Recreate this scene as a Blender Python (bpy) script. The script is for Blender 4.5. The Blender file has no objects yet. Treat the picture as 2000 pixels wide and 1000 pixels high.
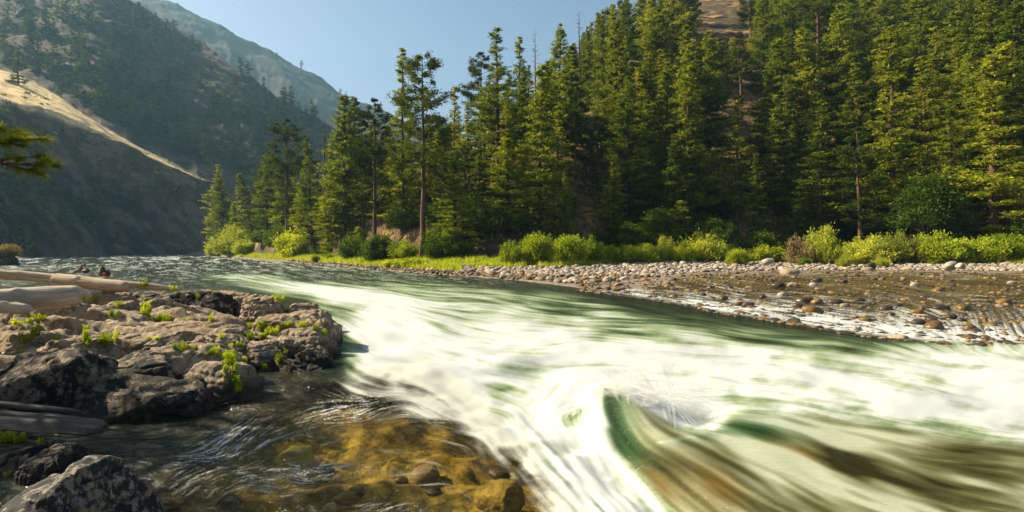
import bpy, bmesh, math, random
import numpy as np
from mathutils import Vector, Matrix
R = math.radians
scene = bpy.context.scene
COL = scene.collection
rng = np.random.default_rng(7)
random.seed(7)

# ------------------------------------------------------------------ camera, world, sun
H, F, YH = 2.4, 1111.0, 487.0            # eye height over the water, focal length and horizon on the 2000 px frame
cam_d = bpy.data.cameras.new('camera'); cam = bpy.data.objects.new('camera', cam_d); COL.objects.link(cam)
cam.location = (0, 0, H); cam.rotation_euler = (R(90), 0, 0)
cam_d.lens = 20.0; cam_d.sensor_width = 36.0; cam_d.shift_y = -(500 - YH) / 2000.0
cam_d.clip_start = 0.05; cam_d.clip_end = 6000
scene.camera = cam
SUN_AZ, SUN_EL = R(-76), R(35)           # azimuth from the view direction (+y), negative = to the left
sdir = Vector((math.sin(SUN_AZ) * math.cos(SUN_EL), math.cos(SUN_AZ) * math.cos(SUN_EL), math.sin(SUN_EL)))
w = bpy.data.worlds.new('World'); scene.world = w; w.use_nodes = True
nt = w.node_tree; nt.nodes.clear()
sky = nt.nodes.new('ShaderNodeTexSky'); sky.sky_type = 'NISHITA'; sky.sun_disc = False
sky.sun_elevation = SUN_EL; sky.sun_rotation = SUN_AZ; sky.air_density = 1.0; sky.dust_density = 2.4; sky.ozone_density = 1.5
bg = nt.nodes.new('ShaderNodeBackground'); bg.inputs['Strength'].default_value = 0.053
wo = nt.nodes.new('ShaderNodeOutputWorld')
nt.links.new(sky.outputs[0], bg.inputs[0]); nt.links.new(bg.outputs[0], wo.inputs[0])
sl = bpy.data.lights.new('sun', 'SUN'); sl.energy = 5.0; sl.angle = R(0.6); sl.color = (1.0, 0.865, 0.62)
so = bpy.data.objects.new('sun', sl); COL.objects.link(so); so.rotation_euler = sdir.to_track_quat('Z', 'Y').to_euler()
scene.view_settings.view_transform = 'Standard'; scene.view_settings.look = 'None'
scene.view_settings.exposure = 1.36; scene.view_settings.gamma = 1.0
cy = scene.cycles
cy.use_denoising = True; cy.use_adaptive_sampling = True; cy.adaptive_threshold = 0.012; cy.denoising_prefilter = 'ACCURATE'
cy.max_bounces = 6; cy.diffuse_bounces = 2; cy.glossy_bounces = 2; cy.transmission_bounces = 4; cy.transparent_max_bounces = 40; cy.volume_bounces = 0
cy.sample_clamp_indirect = 4.0; cy.caustics_reflective = False; cy.caustics_refractive = False

# ------------------------------------------------------------------ helpers
def P(px, py, d):            # point at distance d (along y) seen at pixel px,py of the 2000x1000 frame
    return ((px - 1000) / F * d, d, H - (py - YH) / F * d)
def W(px, py, z=0.0):        # point of the plane z seen at px,py
    return P(px, py, (H - z) * F / (py - YH))
def sm(a, b, x):
    t = np.clip((x - a) / (b - a), 0, 1); return t * t * (3 - 2 * t)

def _h(ix, iy, iz, seed):
    n = (ix * 374761393 + iy * 668265263 + iz * 2147483647 + seed * 1274126177) & 0xffffffff
    n = ((n ^ (n >> 13)) * 1274126177) & 0xffffffff
    n = ((n ^ (n >> 16)) * 2246822519) & 0xffffffff
    return ((n ^ (n >> 15)) & 0xffff).astype(np.float32) / 65535.0
def vn(x, y, z=None, seed=0):        # value noise 0..1
    x = np.asarray(x, np.float64); y = np.asarray(y, np.float64)
    ix = np.floor(x).astype(np.int64); iy = np.floor(y).astype(np.int64)
    fx = x - ix; fy = y - iy; fx = fx * fx * (3 - 2 * fx); fy = fy * fy * (3 - 2 * fy)
    if z is None:
        a = _h(ix, iy, 0, seed); b = _h(ix + 1, iy, 0, seed); c = _h(ix, iy + 1, 0, seed); d = _h(ix + 1, iy + 1, 0, seed)
        return (a * (1 - fx) + b * fx) * (1 - fy) + (c * (1 - fx) + d * fx) * fy
    z = np.asarray(z, np.float64); iz = np.floor(z).astype(np.int64); fz = z - iz; fz = fz * fz * (3 - 2 * fz)
    r = 0
    for k, wz in ((0, 1 - fz), (1, fz)):
        a = _h(ix, iy, iz + k, seed); b = _h(ix + 1, iy, iz + k, seed); c = _h(ix, iy + 1, iz + k, seed); d = _h(ix + 1, iy + 1, iz + k, seed)
        r = r + wz * ((a * (1 - fx) + b * fx) * (1 - fy) + (c * (1 - fx) + d * fx) * fy)
    return r
def fbm(x, y, z=None, o=4, seed=0, g=0.5):
    s = 0; a = 1; t = 0
    for k in range(o):
        f = 2.03 ** k
        s = s + a * vn(x * f + 17.3 * k, y * f - 9.1 * k, None if z is None else z * f + 3.7 * k, seed + k * 11); t += a; a *= g
    return s / t
def ridg(x, y, z=None, o=4, seed=0):
    s = 0; a = 1; t = 0
    for k in range(o):
        f = 2.03 ** k
        s = s + a * (1 - np.abs(2 * vn(x * f + 17.3 * k, y * f - 9.1 * k, None if z is None else z * f, seed + k * 11) - 1)); t += a; a *= .5
    return s / t

def tag(o, label=None, cat=None, group=None, kind=None):
    if label: o['label'] = label
    if cat: o['category'] = cat
    if group: o['group'] = group
    if kind: o['kind'] = kind
    return o
def mk(name, v, f, mat=None, parent=None, smooth=False, col=None, link=True, loc=None):
    me = bpy.data.meshes.new(name)
    v = np.ascontiguousarray(v, np.float32); f = np.ascontiguousarray(f, np.int32)
    k = f.shape[1]
    me.vertices.add(len(v)); me.vertices.foreach_set('co', v.ravel())
    me.loops.add(f.size); me.loops.foreach_set('vertex_index', f.ravel())
    me.polygons.add(len(f)); me.polygons.foreach_set('loop_start', np.arange(0, f.size, k, dtype=np.int32))
    me.update(calc_edges=True)
    me.polygons.foreach_set('use_smooth', np.full(len(f), smooth))
    if col is not None:
        c = np.ones((len(v), 4), np.float32); c[:, :col.shape[1]] = col
        a = me.color_attributes.new('Col', 'FLOAT_COLOR', 'POINT'); a.data.foreach_set('color', c.ravel())
    if mat: me.materials.append(mat)
    if not link: return me
    o = bpy.data.objects.new(name, me); COL.objects.link(o)
    if parent: o.parent = parent
    if loc is not None: o.location = loc
    return o
def empty(name, loc=(0, 0, 0), rz=0.0):
    o = bpy.data.objects.new(name, None); COL.objects.link(o); o.location = loc; o.rotation_euler = (0, 0, rz); o.empty_display_size = .3
    return o
def put(name, me, parent=None, loc=None):
    o = bpy.data.objects.new(name, me); COL.objects.link(o)
    if parent: o.parent = parent
    if loc is not None: o.location = loc
    return o
def copy_tree(root):
    c = root.copy(); COL.objects.link(c)
    for ch in root.children:
        d = ch.copy(); COL.objects.link(d); d.parent = c
        for g in ch.children:
            e = g.copy(); COL.objects.link(e); e.parent = d
    return c
def cat_mesh(parts):
    vs = []; fs = []; n = 0
    for v, f in parts:
        vs.append(v); fs.append(np.asarray(f) + n); n += len(v)
    return np.concatenate(vs), np.concatenate(fs)
def tube(pts, rad, k=8):             # quads along a polyline
    pts = np.array(pts, float); rad = np.array(rad, float); n = len(pts)
    t = np.gradient(pts, axis=0); t /= np.linalg.norm(t, axis=1)[:, None] + 1e-9
    up = np.array([0, 0, 1.0]) if abs(t[0][2]) < .8 else np.array([1.0, 0, 0])
    a = np.cross(t, up); a /= np.linalg.norm(a, axis=1)[:, None] + 1e-9; b = np.cross(t, a)
    th = np.arange(k) * 2 * math.pi / k
    v = pts[:, None, :] + rad[:, None, None] * (np.cos(th)[None, :, None] * a[:, None, :] + np.sin(th)[None, :, None] * b[:, None, :])
    v = v.reshape(-1, 3); i = np.arange(n - 1)[:, None] * k; j = np.arange(k)[None, :]; j2 = (j + 1) % k
    f = np.stack([i + j, i + j2, i + k + j2, i + k + j], -1).reshape(-1, 4)
    v = np.concatenate([v, pts[:1], pts[-1:]]); c0 = n * k; c1 = c0 + 1; jj = np.arange(k); j2 = (jj + 1) % k
    f = np.concatenate([f, np.stack([np.full(k, c0), j2, jj, jj], -1)[:, [0, 1, 2, 2]] * 1, np.stack([np.full(k, c1), jj + (n - 1) * k, j2 + (n - 1) * k, j2 + (n - 1) * k], -1)])
    return v, f
def tri2(v, f):                      # quads (maybe with repeated corner) to triangles
    f = np.asarray(f); a = f[:, [0, 1, 2]]; b = f[:, [0, 2, 3]]
    b = b[(b[:, 1] != b[:, 2])]
    return v, np.concatenate([a, b])
_ico = {}
def ico(n):
    if n not in _ico:
        b = bmesh.new(); bmesh.ops.create_icosphere(b, subdivisions=n, radius=1.0)
        _ico[n] = (np.array([x.co[:] for x in b.verts]), np.array([[q.index for q in x.verts] for x in b.faces])); b.free()
    return _ico[n]
ORD = ['first', 'second', 'third', 'fourth', 'fifth', 'sixth', 'seventh', 'eighth', 'ninth', 'tenth', 'eleventh', 'twelfth', 'thirteenth', 'fourteenth', 'fifteenth', 'sixteenth', 'seventeenth', 'eighteenth', 'nineteenth', 'twentieth']
TENS = {20: ('twenty', 'twentieth'), 30: ('thirty', 'thirtieth'), 40: ('forty', 'fortieth'), 50: ('fifty', 'fiftieth'), 60: ('sixty', 'sixtieth'), 70: ('seventy', 'seventieth'), 80: ('eighty', 'eightieth'), 90: ('ninety', 'ninetieth'), 100: ('hundred', 'hundredth')}
def ordw(k):                         # k from 0
    k += 1
    if k <= 20: return ORD[k - 1]
    t = k // 10 * 10
    return TENS[t][1] if k == t else TENS[t][0] + '-' + ORD[k - t - 1]

# ------------------------------------------------------------------ materials
class NT:
    def __init__(s, name):
        s.m = bpy.data.materials.new(name); s.m.use_nodes = True; s.t = s.m.node_tree; s.t.nodes.clear()
        s.out = s.n('ShaderNodeOutputMaterial')
    def n(s, typ, **kw):
        x = s.t.nodes.new(typ)
        for k, v in kw.items(): setattr(x, k, v)
        return x
    def l(s, a, b): s.t.links.new(a, b)
    def noise(s, vec, scale, detail=4, rough=.55, dist=0.0):
        x = s.n('ShaderNodeTexNoise'); x.inputs['Scale'].default_value = scale; x.inputs['Detail'].default_value = detail
        x.inputs['Roughness'].default_value = rough; x.inputs['Distortion'].default_value = dist
        if vec is not None: s.l(vec, x.inputs['Vector'])
        return x.outputs['Fac']
    def ramp(s, fac, stops):
        x = s.n('ShaderNodeValToRGB'); e = x.color_ramp.elements
        while len(e) < len(stops): e.new(0.5)
        for i, (p, c) in enumerate(stops): e[i].position = p; e[i].color = (*c, 1) if len(c) == 3 else c
        s.l(fac, x.inputs[0]); return x.outputs[0]
    def mix(s, fac, a, b, typ='MIX'):
        x = s.n('ShaderNodeMix', data_type='RGBA', blend_type=typ)
        for v, i in ((fac, 0), (a, 6), (b, 7)):
            if hasattr(v, 'is_output'): s.l(v, x.inputs[i])
            elif i == 0: x.inputs[0].default_value = v
            else: x.inputs[i].default_value = (*v, 1)
        return x.outputs[2]
    def math(s, op, a, b=0.0, clamp=False):
        x = s.n('ShaderNodeMath', operation=op, use_clamp=clamp)
        for v, i in ((a, 0), (b, 1)):
            if hasattr(v, 'is_output'): s.l(v, x.inputs[i])
            else: x.inputs[i].default_value = v
        return x.outputs[0]
    def bump(s, h, strength, dist, normal=None):
        x = s.n('ShaderNodeBump'); x.inputs['Strength'].default_value = strength; x.inputs['Distance'].default_value = dist
        s.l(h, x.inputs['Height'])
        if normal: s.l(normal, x.inputs['Normal'])
        return x.outputs[0]
    def princ(s, col, rough=.8, normal=None, spec=.3):
        x = s.n('ShaderNodeBsdfPrincipled'); x.inputs['Roughness'].default_value = rough; x.inputs['Specular IOR Level'].default_value = spec
        if hasattr(col, 'is_output'): s.l(col, x.inputs['Base Color'])
        else: x.inputs['Base Color'].default_value = (*col, 1)
        if hasattr(rough, 'is_output'): s.l(rough, x.inputs['Roughness'])
        if normal: s.l(normal, x.inputs['Normal'])
        return x.outputs[0]
    def done(s, sh): s.l(sh, s.out.inputs['Surface']); return s.m

def mat_leaf(name, c1, c2, c3, trans=.42, tcol=(1.3, 1.2, .45), nscale=1.3):
    s = NT(name); g = s.n('ShaderNodeNewGeometry').outputs['Position']; oi = s.n('ShaderNodeObjectInfo').outputs['Random']
    n1 = s.noise(g, nscale, 3)
    c = s.ramp(n1, [(.36, c1), (.52, c2), (.68, c3)])
    v = s.math('ADD', s.math('MULTIPLY', oi, .7), .65)
    hsv = s.n('ShaderNodeHueSaturation'); s.l(c, hsv.inputs['Color']); s.l(v, hsv.inputs['Value'])
    s.l(s.math('ADD', s.math('MULTIPLY', oi, -.03), .515), hsv.inputs['Hue'])
    c = hsv.outputs[0]
    d = s.n('ShaderNodeBsdfDiffuse'); s.l(c, d.inputs[0])
    t = s.n('ShaderNodeBsdfTranslucent'); s.l(s.mix(1.0, c, tcol, 'MULTIPLY'), t.inputs[0])
    m = s.n('ShaderNodeMixShader'); m.inputs[0].default_value = trans; s.l(d.outputs[0], m.inputs[1]); s.l(t.outputs[0], m.inputs[2])
    return s.done(m.outputs[0])
def mat_bark(name, c1, c2, sc=4):
    s = NT(name); tc = s.n('ShaderNodeTexCoord').outputs['Object']
    mp = s.n('ShaderNodeMapping'); mp.inputs['Scale'].default_value = (1, 1, .22); s.l(tc, mp.inputs[0])
    n = s.noise(mp.outputs[0], sc * 2, 5, .65)
    return s.done(s.princ(s.ramp(n, [(.35, c1), (.65, c2)]), .9, s.bump(n, .6, .05)))
M = {}
M['pine'] = mat_leaf('pine_needles', (.08, .105, .012), (.20, .235, .018), (.40, .42, .034))
M['fir'] = mat_leaf('fir_needles', (.07, .10, .013), (.17, .215, .018), (.35, .385, .034))
M['pdark'] = mat_leaf('dark_pine_needles', (.04, .065, .012), (.075, .105, .016), (.13, .16, .025), .25)
M['farfir'] = mat_leaf('distant_needles', (.045, .07, .025), (.08, .115, .035), (.13, .17, .045), .2, nscale=.2)
M['willow'] = mat_leaf('willow_leaves', (.19, .26, .02), (.32, .39, .03), (.45, .50, .06), .45)
M['willow2'] = mat_leaf('yellow_willow_leaves', (.24, .28, .04), (.38, .42, .055), (.5, .53, .085), .4)
M['bush'] = mat_leaf('bush_leaves', (.05, .09, .012), (.09, .145, .018), (.16, .22, .028), .4)
M['herb'] = mat_leaf('herb_leaves', (.20, .29, .02), (.34, .42, .03), (.5, .55, .06), .5, nscale=5)
M['dryleaf'] = mat_leaf('dry_leaves', (.15, .12, .06), (.24, .19, .09), (.33, .27, .14), .3)
M['bark'] = mat_bark('pine_bark', (.045, .028, .018), (.16, .09, .055))
M['fbark'] = mat_bark('fir_bark', (.03, .022, .016), (.10, .07, .05))
M['gbark'] = mat_bark('grey_dead_wood', (.10, .085, .07), (.26, .22, .18))

def mat_rock(name, base, pale, dark, lich=.5, wet=True, sc=1.0):
    s = NT(name); g = s.n('ShaderNodeNewGeometry'); p = g.outputs['Position']
    big = s.noise(p, 1.1 * sc, 5, .6, .3); mid = s.noise(p, 5 * sc, 6, .7); fine = s.noise(p, 42 * sc, 3, .7)
    spk = s.n('ShaderNodeTexVoronoi'); spk.inputs['Scale'].default_value = 70 * sc; s.l(p, spk.inputs['Vector'])
    c = s.mix(s.ramp(big, [(.38, (0, 0, 0)), (.62, (1, 1, 1))]), base, pale)
    c = s.mix(s.math('MULTIPLY', s.ramp(fine, [(.4, (0, 0, 0)), (.7, (1, 1, 1))]), .4), c, tuple(x * .35 for x in base))
    c = s.mix(s.math('MULTIPLY', s.ramp(spk.outputs['Distance'], [(.0, (1, 1, 1)), (.25, (0, 0, 0))]), .35), c, tuple(min(.6, x * 1.7) for x in pale))
    lm = s.math('ADD', s.math('MULTIPLY', mid, .62), s.math('MULTIPLY', big, .38))
    lm = s.math('ADD', lm, s.math('MULTIPLY', fine, .16))
    lm = s.ramp(lm, [(.60 - .1 * lich, (0, 0, 0)), (.66 - .1 * lich, (1, 1, 1))])
    c = s.mix(s.math('MULTIPLY', lm, min(1, lich * 1.7)), c, dark)
    om = s.ramp(s.noise(p, 2.3 * sc, 3), [(.64, (0, 0, 0)), (.72, (1, 1, 1))])
    c = s.mix(s.math('MULTIPLY', om, .45), c, (.24, .13, .03))
    if wet:  # waterline damp, raised so its colour also paints the rocks' shaded bases
        z = s.n('ShaderNodeSeparateXYZ'); s.l(p, z.inputs[0])
        wet_shade = s.math('ADD', z.outputs[2], s.math('MULTIPLY', big, .3))
        wet_shade = s.ramp(wet_shade, [(.28, (1, 1, 1)), (.55, (0, 0, 0))])
        c = s.mix(s.math('MULTIPLY', wet_shade, .85), c, (.018, .015, .011))
    h = s.math('ADD', s.math('MULTIPLY', mid, 1.0), s.math('MULTIPLY', fine, .25))
    return s.done(s.princ(c, .82, s.bump(h, 1.0, .11 / sc)))
M['granite'] = mat_rock('granite', (.30, .21, .125), (.56, .43, .28), (.035, .028, .022), .36)
M['granite_dark'] = mat_rock('dark_granite', (.20, .145, .09), (.38, .29, .19), (.02, .017, .014), .70)
M['granite_pale'] = mat_rock('speckled_granite', (.24, .19, .13), (.38, .35, .31), (.02, .02, .022), .78, False, 3.4)
def mat_wood(name, c1, c2, c3):
    s = NT(name); tc = s.n('ShaderNodeTexCoord').outputs['Object']
    mp = s.n('ShaderNodeMapping'); mp.inputs['Scale'].default_value = (.35, 5, 5); s.l(tc, mp.inputs[0])
    n = s.noise(mp.outputs[0], 3, 6, .65, .4); n2 = s.noise(tc, 1.6, 3)
    c = s.ramp(n, [(.3, c1), (.5, c2), (.7, c3)])
    c = s.mix(s.math('MULTIPLY', s.ramp(n2, [(.5, (0, 0, 0)), (.7, (1, 1, 1))]), .5), c, tuple(x * .7 for x in c2))
    sp = s.ramp(s.noise(tc, 11, 2), [(.68, (0, 0, 0)), (.74, (1, 1, 1))])
    c = s.mix(s.math('MULTIPLY', sp, .6), c, (.05, .03, .02))
    return s.done(s.princ(c, .8, s.bump(n, .9, .06)))
M['wood'] = mat_wood('driftwood', (.28, .22, .16), (.48, .40, .30), (.62, .54, .43))
M['redwood'] = mat_wood('reddish_driftwood', (.2, .13, .08), (.40, .29, .19), (.56, .44, .32))
M['darkwood'] = mat_wood('dark_old_wood', (.02, .017, .014), (.06, .052, .044), (.12, .105, .09))
def mat_col(name, rough=.8, bump=0, mul=1.0):
    s = NT(name); a = s.n('ShaderNodeVertexColor', layer_name='Col').outputs[0]
    p = s.n('ShaderNodeNewGeometry').outputs['Position']
    n = s.noise(p, 14, 4, .65)
    c = s.mix(s.math('MULTIPLY', n, .8), a, (.06, .05, .04), 'MULTIPLY') if False else s.mix(.75, a, s.ramp(n, [(.3, (.45, .45, .45)), (.7, (1.3, 1.3, 1.3))]), 'MULTIPLY')
    return s.done(s.princ(c, rough, s.bump(n, .4, .03)))
M['stones'] = mat_col('river_stones', .7)
def mat_stone(name, c1, c2, rough=.75):
    s = NT(name); tc = s.n('ShaderNodeTexCoord').outputs['Object']; oi = s.n('ShaderNodeObjectInfo').outputs['Random']
    n = s.noise(tc, 5, 5, .65)
    c = s.ramp(n, [(.3, c1), (.7, c2)])
    h = s.n('ShaderNodeHueSaturation'); s.l(c, h.inputs['Color']); s.l(s.math('ADD', s.math('MULTIPLY', oi, .6), .7), h.inputs['Value'])
    return s.done(s.princ(h.outputs[0], rough, s.bump(n, .3, .03)))
M['st_pale'] = mat_stone('pale_stone', (.22, .19, .15), (.40, .35, .29))
M['st_tan'] = mat_stone('tan_stone', (.2, .14, .09), (.36, .27, .18))
M['st_dark'] = mat_stone('wet_dark_stone', (.02, .017, .013), (.08, .06, .04), .3)
M['st_amber'] = mat_stone('wet_amber_stone', (.06, .035, .012), (.20, .12, .035), .35)
# ------------------------------------------------------------------ terrain
# far bank, described along view bearings (px of the 2000 px frame); distances in metres
BPX = [300, 380, 410, 450, 500, 600, 700, 800, 900, 1000, 1100, 1150, 1250, 1400, 1650, 1850, 2000, 2500, 3200]
BYW = [330, 260, 222, 167, 127, 95, 72, 58, 51, 44.4, 36.5, 32.9, 28.7, 22, 16.4, 14.7, 14.7, 14, 13]        # water's edge / lip of the side riffle
BYD = [331, 261, 223, 168, 128, 96, 73, 59, 52, 45.5, 39.5, 38, 44, 52, 57, 55, 53, 50, 45]                   # dry cobbles begin
BYP = [345, 275, 235, 180, 140, 107, 84, 70, 63, 60, 62, 66, 72, 74, 74, 68, 62, 60, 58]                      # plants begin
ZPX = [300, 450, 600, 700, 900, 1000, 1100, 1200, 1300, 1400, 1500, 1700, 2400]
ZMX = [3, 5, 7, 10, 17, 27, 50, 105, 240, 330, 320, 360, 380]
def u2px(x, y): return 1000 + x / np.maximum(y, 1) * F
def bank_z(px, y):
    yw = np.interp(px, BPX, BYW); yd = np.interp(px, BPX, BYD); yp = np.interp(px, BPX, BYP)
    rr = sm(1150, 1400, px)                      # 1 where the side riffle is
    zd = .12 + .30 * rr
    z = np.where(y < yw, -1.4 * (1 - np.clip((y - yw + 8) / 8, 0, 1)) - .12,
        np.where(y < yd, -.12 + (zd + .1) * (sm(0, .45, (y - yw) / np.maximum(yd - yw, .5)) * .8 + .2 * (y - yw) / np.maximum(yd - yw, .5)),
        np.where(y < yp, zd - .02 + (1.0 - .3 * (1 - rr) - zd) * (y - yd) / (yp - yd), 1.0 - .3 * (1 - rr) + .07 * np.clip(y - yp, 0, 12))))
    zm = np.interp(px, ZPX, ZMX)
    r = .68 * np.clip(y - yp - 11, 0, None)
    r = zm * (1 - np.exp(-(r / zm) - .35 * (r / zm) ** 2))
    return z + r
def bank_noise(x, y, amp):
    return amp * ((fbm(x * .06, y * .06, o=4, seed=5) - .5) * 7 + (ridg(x * .25, y * .25, o=3, seed=9) - .6) * 1.6)
def bankz_at(px, y):
    x = (px - 1000) / F * y
    yp = np.interp(px, BPX, BYP)
    return bank_z(px, y) + bank_noise(x, y, sm(4, 30, y - yp))
pxs = np.arange(300, 3200, 7.0); t = np.linspace(0, 1, 260)
PX, T = np.meshgrid(pxs, t); yw = np.interp(PX, BPX, BYW)
Y = (yw - 8) * (480 / (yw - 8)) ** T
X = (PX - 1000) / F * Y; Z = bankz_at(PX, Y)
n0, n1 = X.shape
idx = np.arange(n0 * n1).reshape(n0, n1)
gq = lambda i: np.stack([i[:-1, :-1], i[:-1, 1:], i[1:, 1:], i[1:, :-1]], -1).reshape(-1, 4)
s = NT('forest_floor'); p = s.n('ShaderNodeNewGeometry').outputs['Position']
n1_ = s.noise(p, .12, 5, .6, .4); n2_ = s.noise(p, 1.2, 5, .7)
c = s.ramp(n1_, [(.38, (.03, .022, .010)), (.52, (.13, .07, .022)), (.64, (.46, .25, .08))])
c = s.mix(s.ramp(n2_, [(.42, (0, 0, 0)), (.62, (1, 1, 1))]), c, (.05, .045, .02))
sx = s.n('ShaderNodeSeparateXYZ'); s.l(p, sx.inputs[0])
low = s.ramp(s.math('MULTIPLY', sx.outputs[2], .5), [(.42, (1, 1, 1)), (.62, (0, 0, 0))])
c = s.mix(low, c, s.ramp(n2_, [(.35, (.10, .075, .05)), (.65, (.26, .21, .16))]))
M['floor'] = s.done(s.princ(c, .95, s.bump(n2_, .8, .3)))
tag(mk('hillside', np.stack([X, Y, Z], -1).reshape(-1, 3), gq(idx), M['floor'], smooth=True), 'steep forested hillside of dry orange grass rising behind the cobble bar', None, None, 'structure')

# left mountain, a near spur and a far ridge
MPX = np.array([-2600, -900, -300, 0, 100, 200, 300, 400, 430, 500, 560, 640, 700, 760, 900, 1100])
YB  = np.array([60, 95, 125, 158, 190, 222, 255, 292, 300, 330, 350, 390, 410, 430, 450, 460.])
TL  = np.array([.30, .30, .285, .264, .245, .2025, .152, .119, .11, .09, .075, .05, .04, .04, .04, .04])      # lower edge of the bright bench, as a slope seen from the river
TU  = np.array([.40, .38, .36, .321, .278, .213, .168, .1225, .1105, .0905, .0755, .0505, .0405, .0405, .0405, .0405])
TR  = np.array([.60, .60, .60, .55, .53, .49, .41, .355, .337, .285, .255, .22, .19, .16, .09, .03])
GL = .86
y1 = (GL * YB + 2.4) / (GL - TL); z1 = TL * y1 + 2.4
GS = np.maximum(TU + .075, .18)
y2 = (GS * y1 - z1 + 2.4) / (GS - TU); y2 = np.maximum(y2, y1 + .5); z2 = z1 + GS * (y2 - y1)
GU = np.maximum(TR + .30, .66)
y3 = (GU * y2 - z2 + 2.4) / (GU - TR); z3 = TR * y3 + 2.4
k = z3 > 340; y3 = np.where(k, y2 + (340 - z2) / GU, y3); z3 = np.minimum(z3, 340)
_mg = np.arange(-2700, 1300, 8.0)
def blur1(a, k, ax):
    if k < 1: return a
    c = np.cumsum(np.concatenate([np.repeat(np.take(a, [0], ax), k + 1, ax), a, np.repeat(np.take(a, [-1], ax), k, ax)], ax), ax)
    n = a.shape[ax]; hi = np.take(c, range(2 * k + 1, 2 * k + 1 + n), ax); lo = np.take(c, range(0, n), ax)
    return (hi - lo) / (2 * k + 1)
def mtn(px, t):             # t 0..1 lower face, 1..2 bench, 2..3 upper, 3..4 behind
    g = lambda a: np.interp(px, _mg, blur1(blur1(np.interp(_mg, MPX, a), 6, 0), 5, 0))
    ys = [g(YB) - 6, g(y1), g(y2), g(y3), g(y3) + 500]; zs = [-1.2 + 0 * px, g(z1), g(z2), g(z3), g(z3) - 120]
    i = np.clip(np.floor(t).astype(int), 0, 3); f = t - i
    Ya = np.choose(i, ys[:4]); Yb = np.choose(i, ys[1:]); Za = np.choose(i, zs[:4]); Zb = np.choose(i, zs[1:])
    return Ya + (Yb - Ya) * f, Za + (Zb - Za) * f
def mtn_n(px, t, y, z):
    x = (px - 1000) / F * y
    gul = (ridg(px * .012 + fbm(x * .01, y * .01, seed=3) * 3, z * .004, o=4, seed=21) - .6) * 26 * sm(0, 30, z) * np.where((t > .85) & (t < 2.1), .18, 1)
    n = (fbm(x * .03, y * .03, z * .03, o=5, seed=31) - .5) * 16 * sm(-1, 12, z) * np.where((t > .95) & (t < 2.0), .3, 1)
    return z + gul * .45 + n
pxm = np.concatenate([np.arange(-2600, -200, 25.0), np.arange(-200, 820, 2.2), np.arange(820, 1120, 20)])
tm = np.concatenate([np.linspace(0, 1, 90)[:-1], np.linspace(1, 2, 26)[:-1], np.linspace(2, 3, 150)[:-1], np.linspace(3, 4, 12)])
PXm, Tm = np.meshgrid(pxm, tm); Ym, Zm = mtn(PXm, Tm); Zm = mtn_n(PXm, Tm, Ym, Zm)
Xm = (PXm - 1000) / F * Ym
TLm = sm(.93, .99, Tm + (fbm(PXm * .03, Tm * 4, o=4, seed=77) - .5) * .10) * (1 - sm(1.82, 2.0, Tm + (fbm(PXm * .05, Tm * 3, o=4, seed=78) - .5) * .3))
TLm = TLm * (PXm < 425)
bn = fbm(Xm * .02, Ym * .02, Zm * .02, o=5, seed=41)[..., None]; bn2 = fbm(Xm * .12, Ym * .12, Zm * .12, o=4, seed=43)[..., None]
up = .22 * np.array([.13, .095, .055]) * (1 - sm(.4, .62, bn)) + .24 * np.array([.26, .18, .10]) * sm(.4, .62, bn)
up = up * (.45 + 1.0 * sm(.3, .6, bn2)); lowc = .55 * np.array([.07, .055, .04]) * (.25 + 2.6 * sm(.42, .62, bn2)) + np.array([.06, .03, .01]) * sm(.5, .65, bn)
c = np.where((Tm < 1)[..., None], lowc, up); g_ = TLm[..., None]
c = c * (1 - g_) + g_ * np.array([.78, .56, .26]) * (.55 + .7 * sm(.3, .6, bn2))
s = NT('mountain_slope'); a = s.n('ShaderNodeVertexColor', layer_name='Col').outputs[0]; p = s.n('ShaderNodeNewGeometry').outputs['Position']
n = s.noise(p, .5, 6, .7); cc = s.mix(.8, a, s.ramp(n, [(.35, (.4, .42, .4)), (.6, (1.25, 1.2, 1.15))]), 'MULTIPLY')
M['mtn'] = s.done(s.princ(cc, .95, s.bump(n, .7, 2.0)))
im = np.arange(PXm.size).reshape(PXm.shape)
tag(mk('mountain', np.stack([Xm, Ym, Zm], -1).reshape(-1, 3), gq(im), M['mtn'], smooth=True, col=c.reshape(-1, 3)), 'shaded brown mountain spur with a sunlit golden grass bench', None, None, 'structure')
# far ridge
RP = np.array([-1500, -400, 100, 290, 350, 400, 430, 460, 510, 560, 600, 640, 680, 740, 770, 850, 950, 1100, 1400])
RT = np.array([-300, -200, -100, -15, 12, 35, 47, 70, 95, 115, 132, 160, 188, 206, 222, 262, 300, 360, 430])
pr = np.concatenate([np.arange(-1500, 200, 30.0), np.arange(200, 1400, 2.5)]); tr = np.linspace(0, 1.3, 110)
PXr, Tr = np.meshgrid(pr, tr); top = (YH - np.interp(PXr, RP, RT)) / F
Yr = 650 + 750 * Tr; Zr = -2 + (1400 * top + 3.5) * np.where(Tr <= 1, Tr ** 1.05, 1 - (Tr - 1) * .6)
Xr = (PXr - 1000) / F * Yr
Zr = Zr + ((ridg(PXr * .012 + fbm(Xr * .004, Yr * .004, seed=3) * 2, Tr * 1.4, o=4, seed=61) - .6) * 26 * np.sin(np.clip(Tr, 0, 1) * math.pi) + (fbm(Xr * .012, Yr * .012, Zr * .012, o=6, seed=62, g=.6) - .5) * 34) * sm(0, .15, Tr)
bn = fbm(Xr * .01, Yr * .01, Zr * .01, o=6, seed=41)[..., None]
c = np.array([.02, .02, .014]) + sm(.4, .62, bn) * np.array([.05, .035, .02])
tag(mk('far_ridge', np.stack([Xr, Yr, Zr], -1).reshape(-1, 3), gq(np.arange(PXr.size).reshape(PXr.shape)), M['mtn'], smooth=True, col=c.reshape(-1, 3)), 'blue hazy far ridge behind the left mountain', None, None, 'structure')

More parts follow.
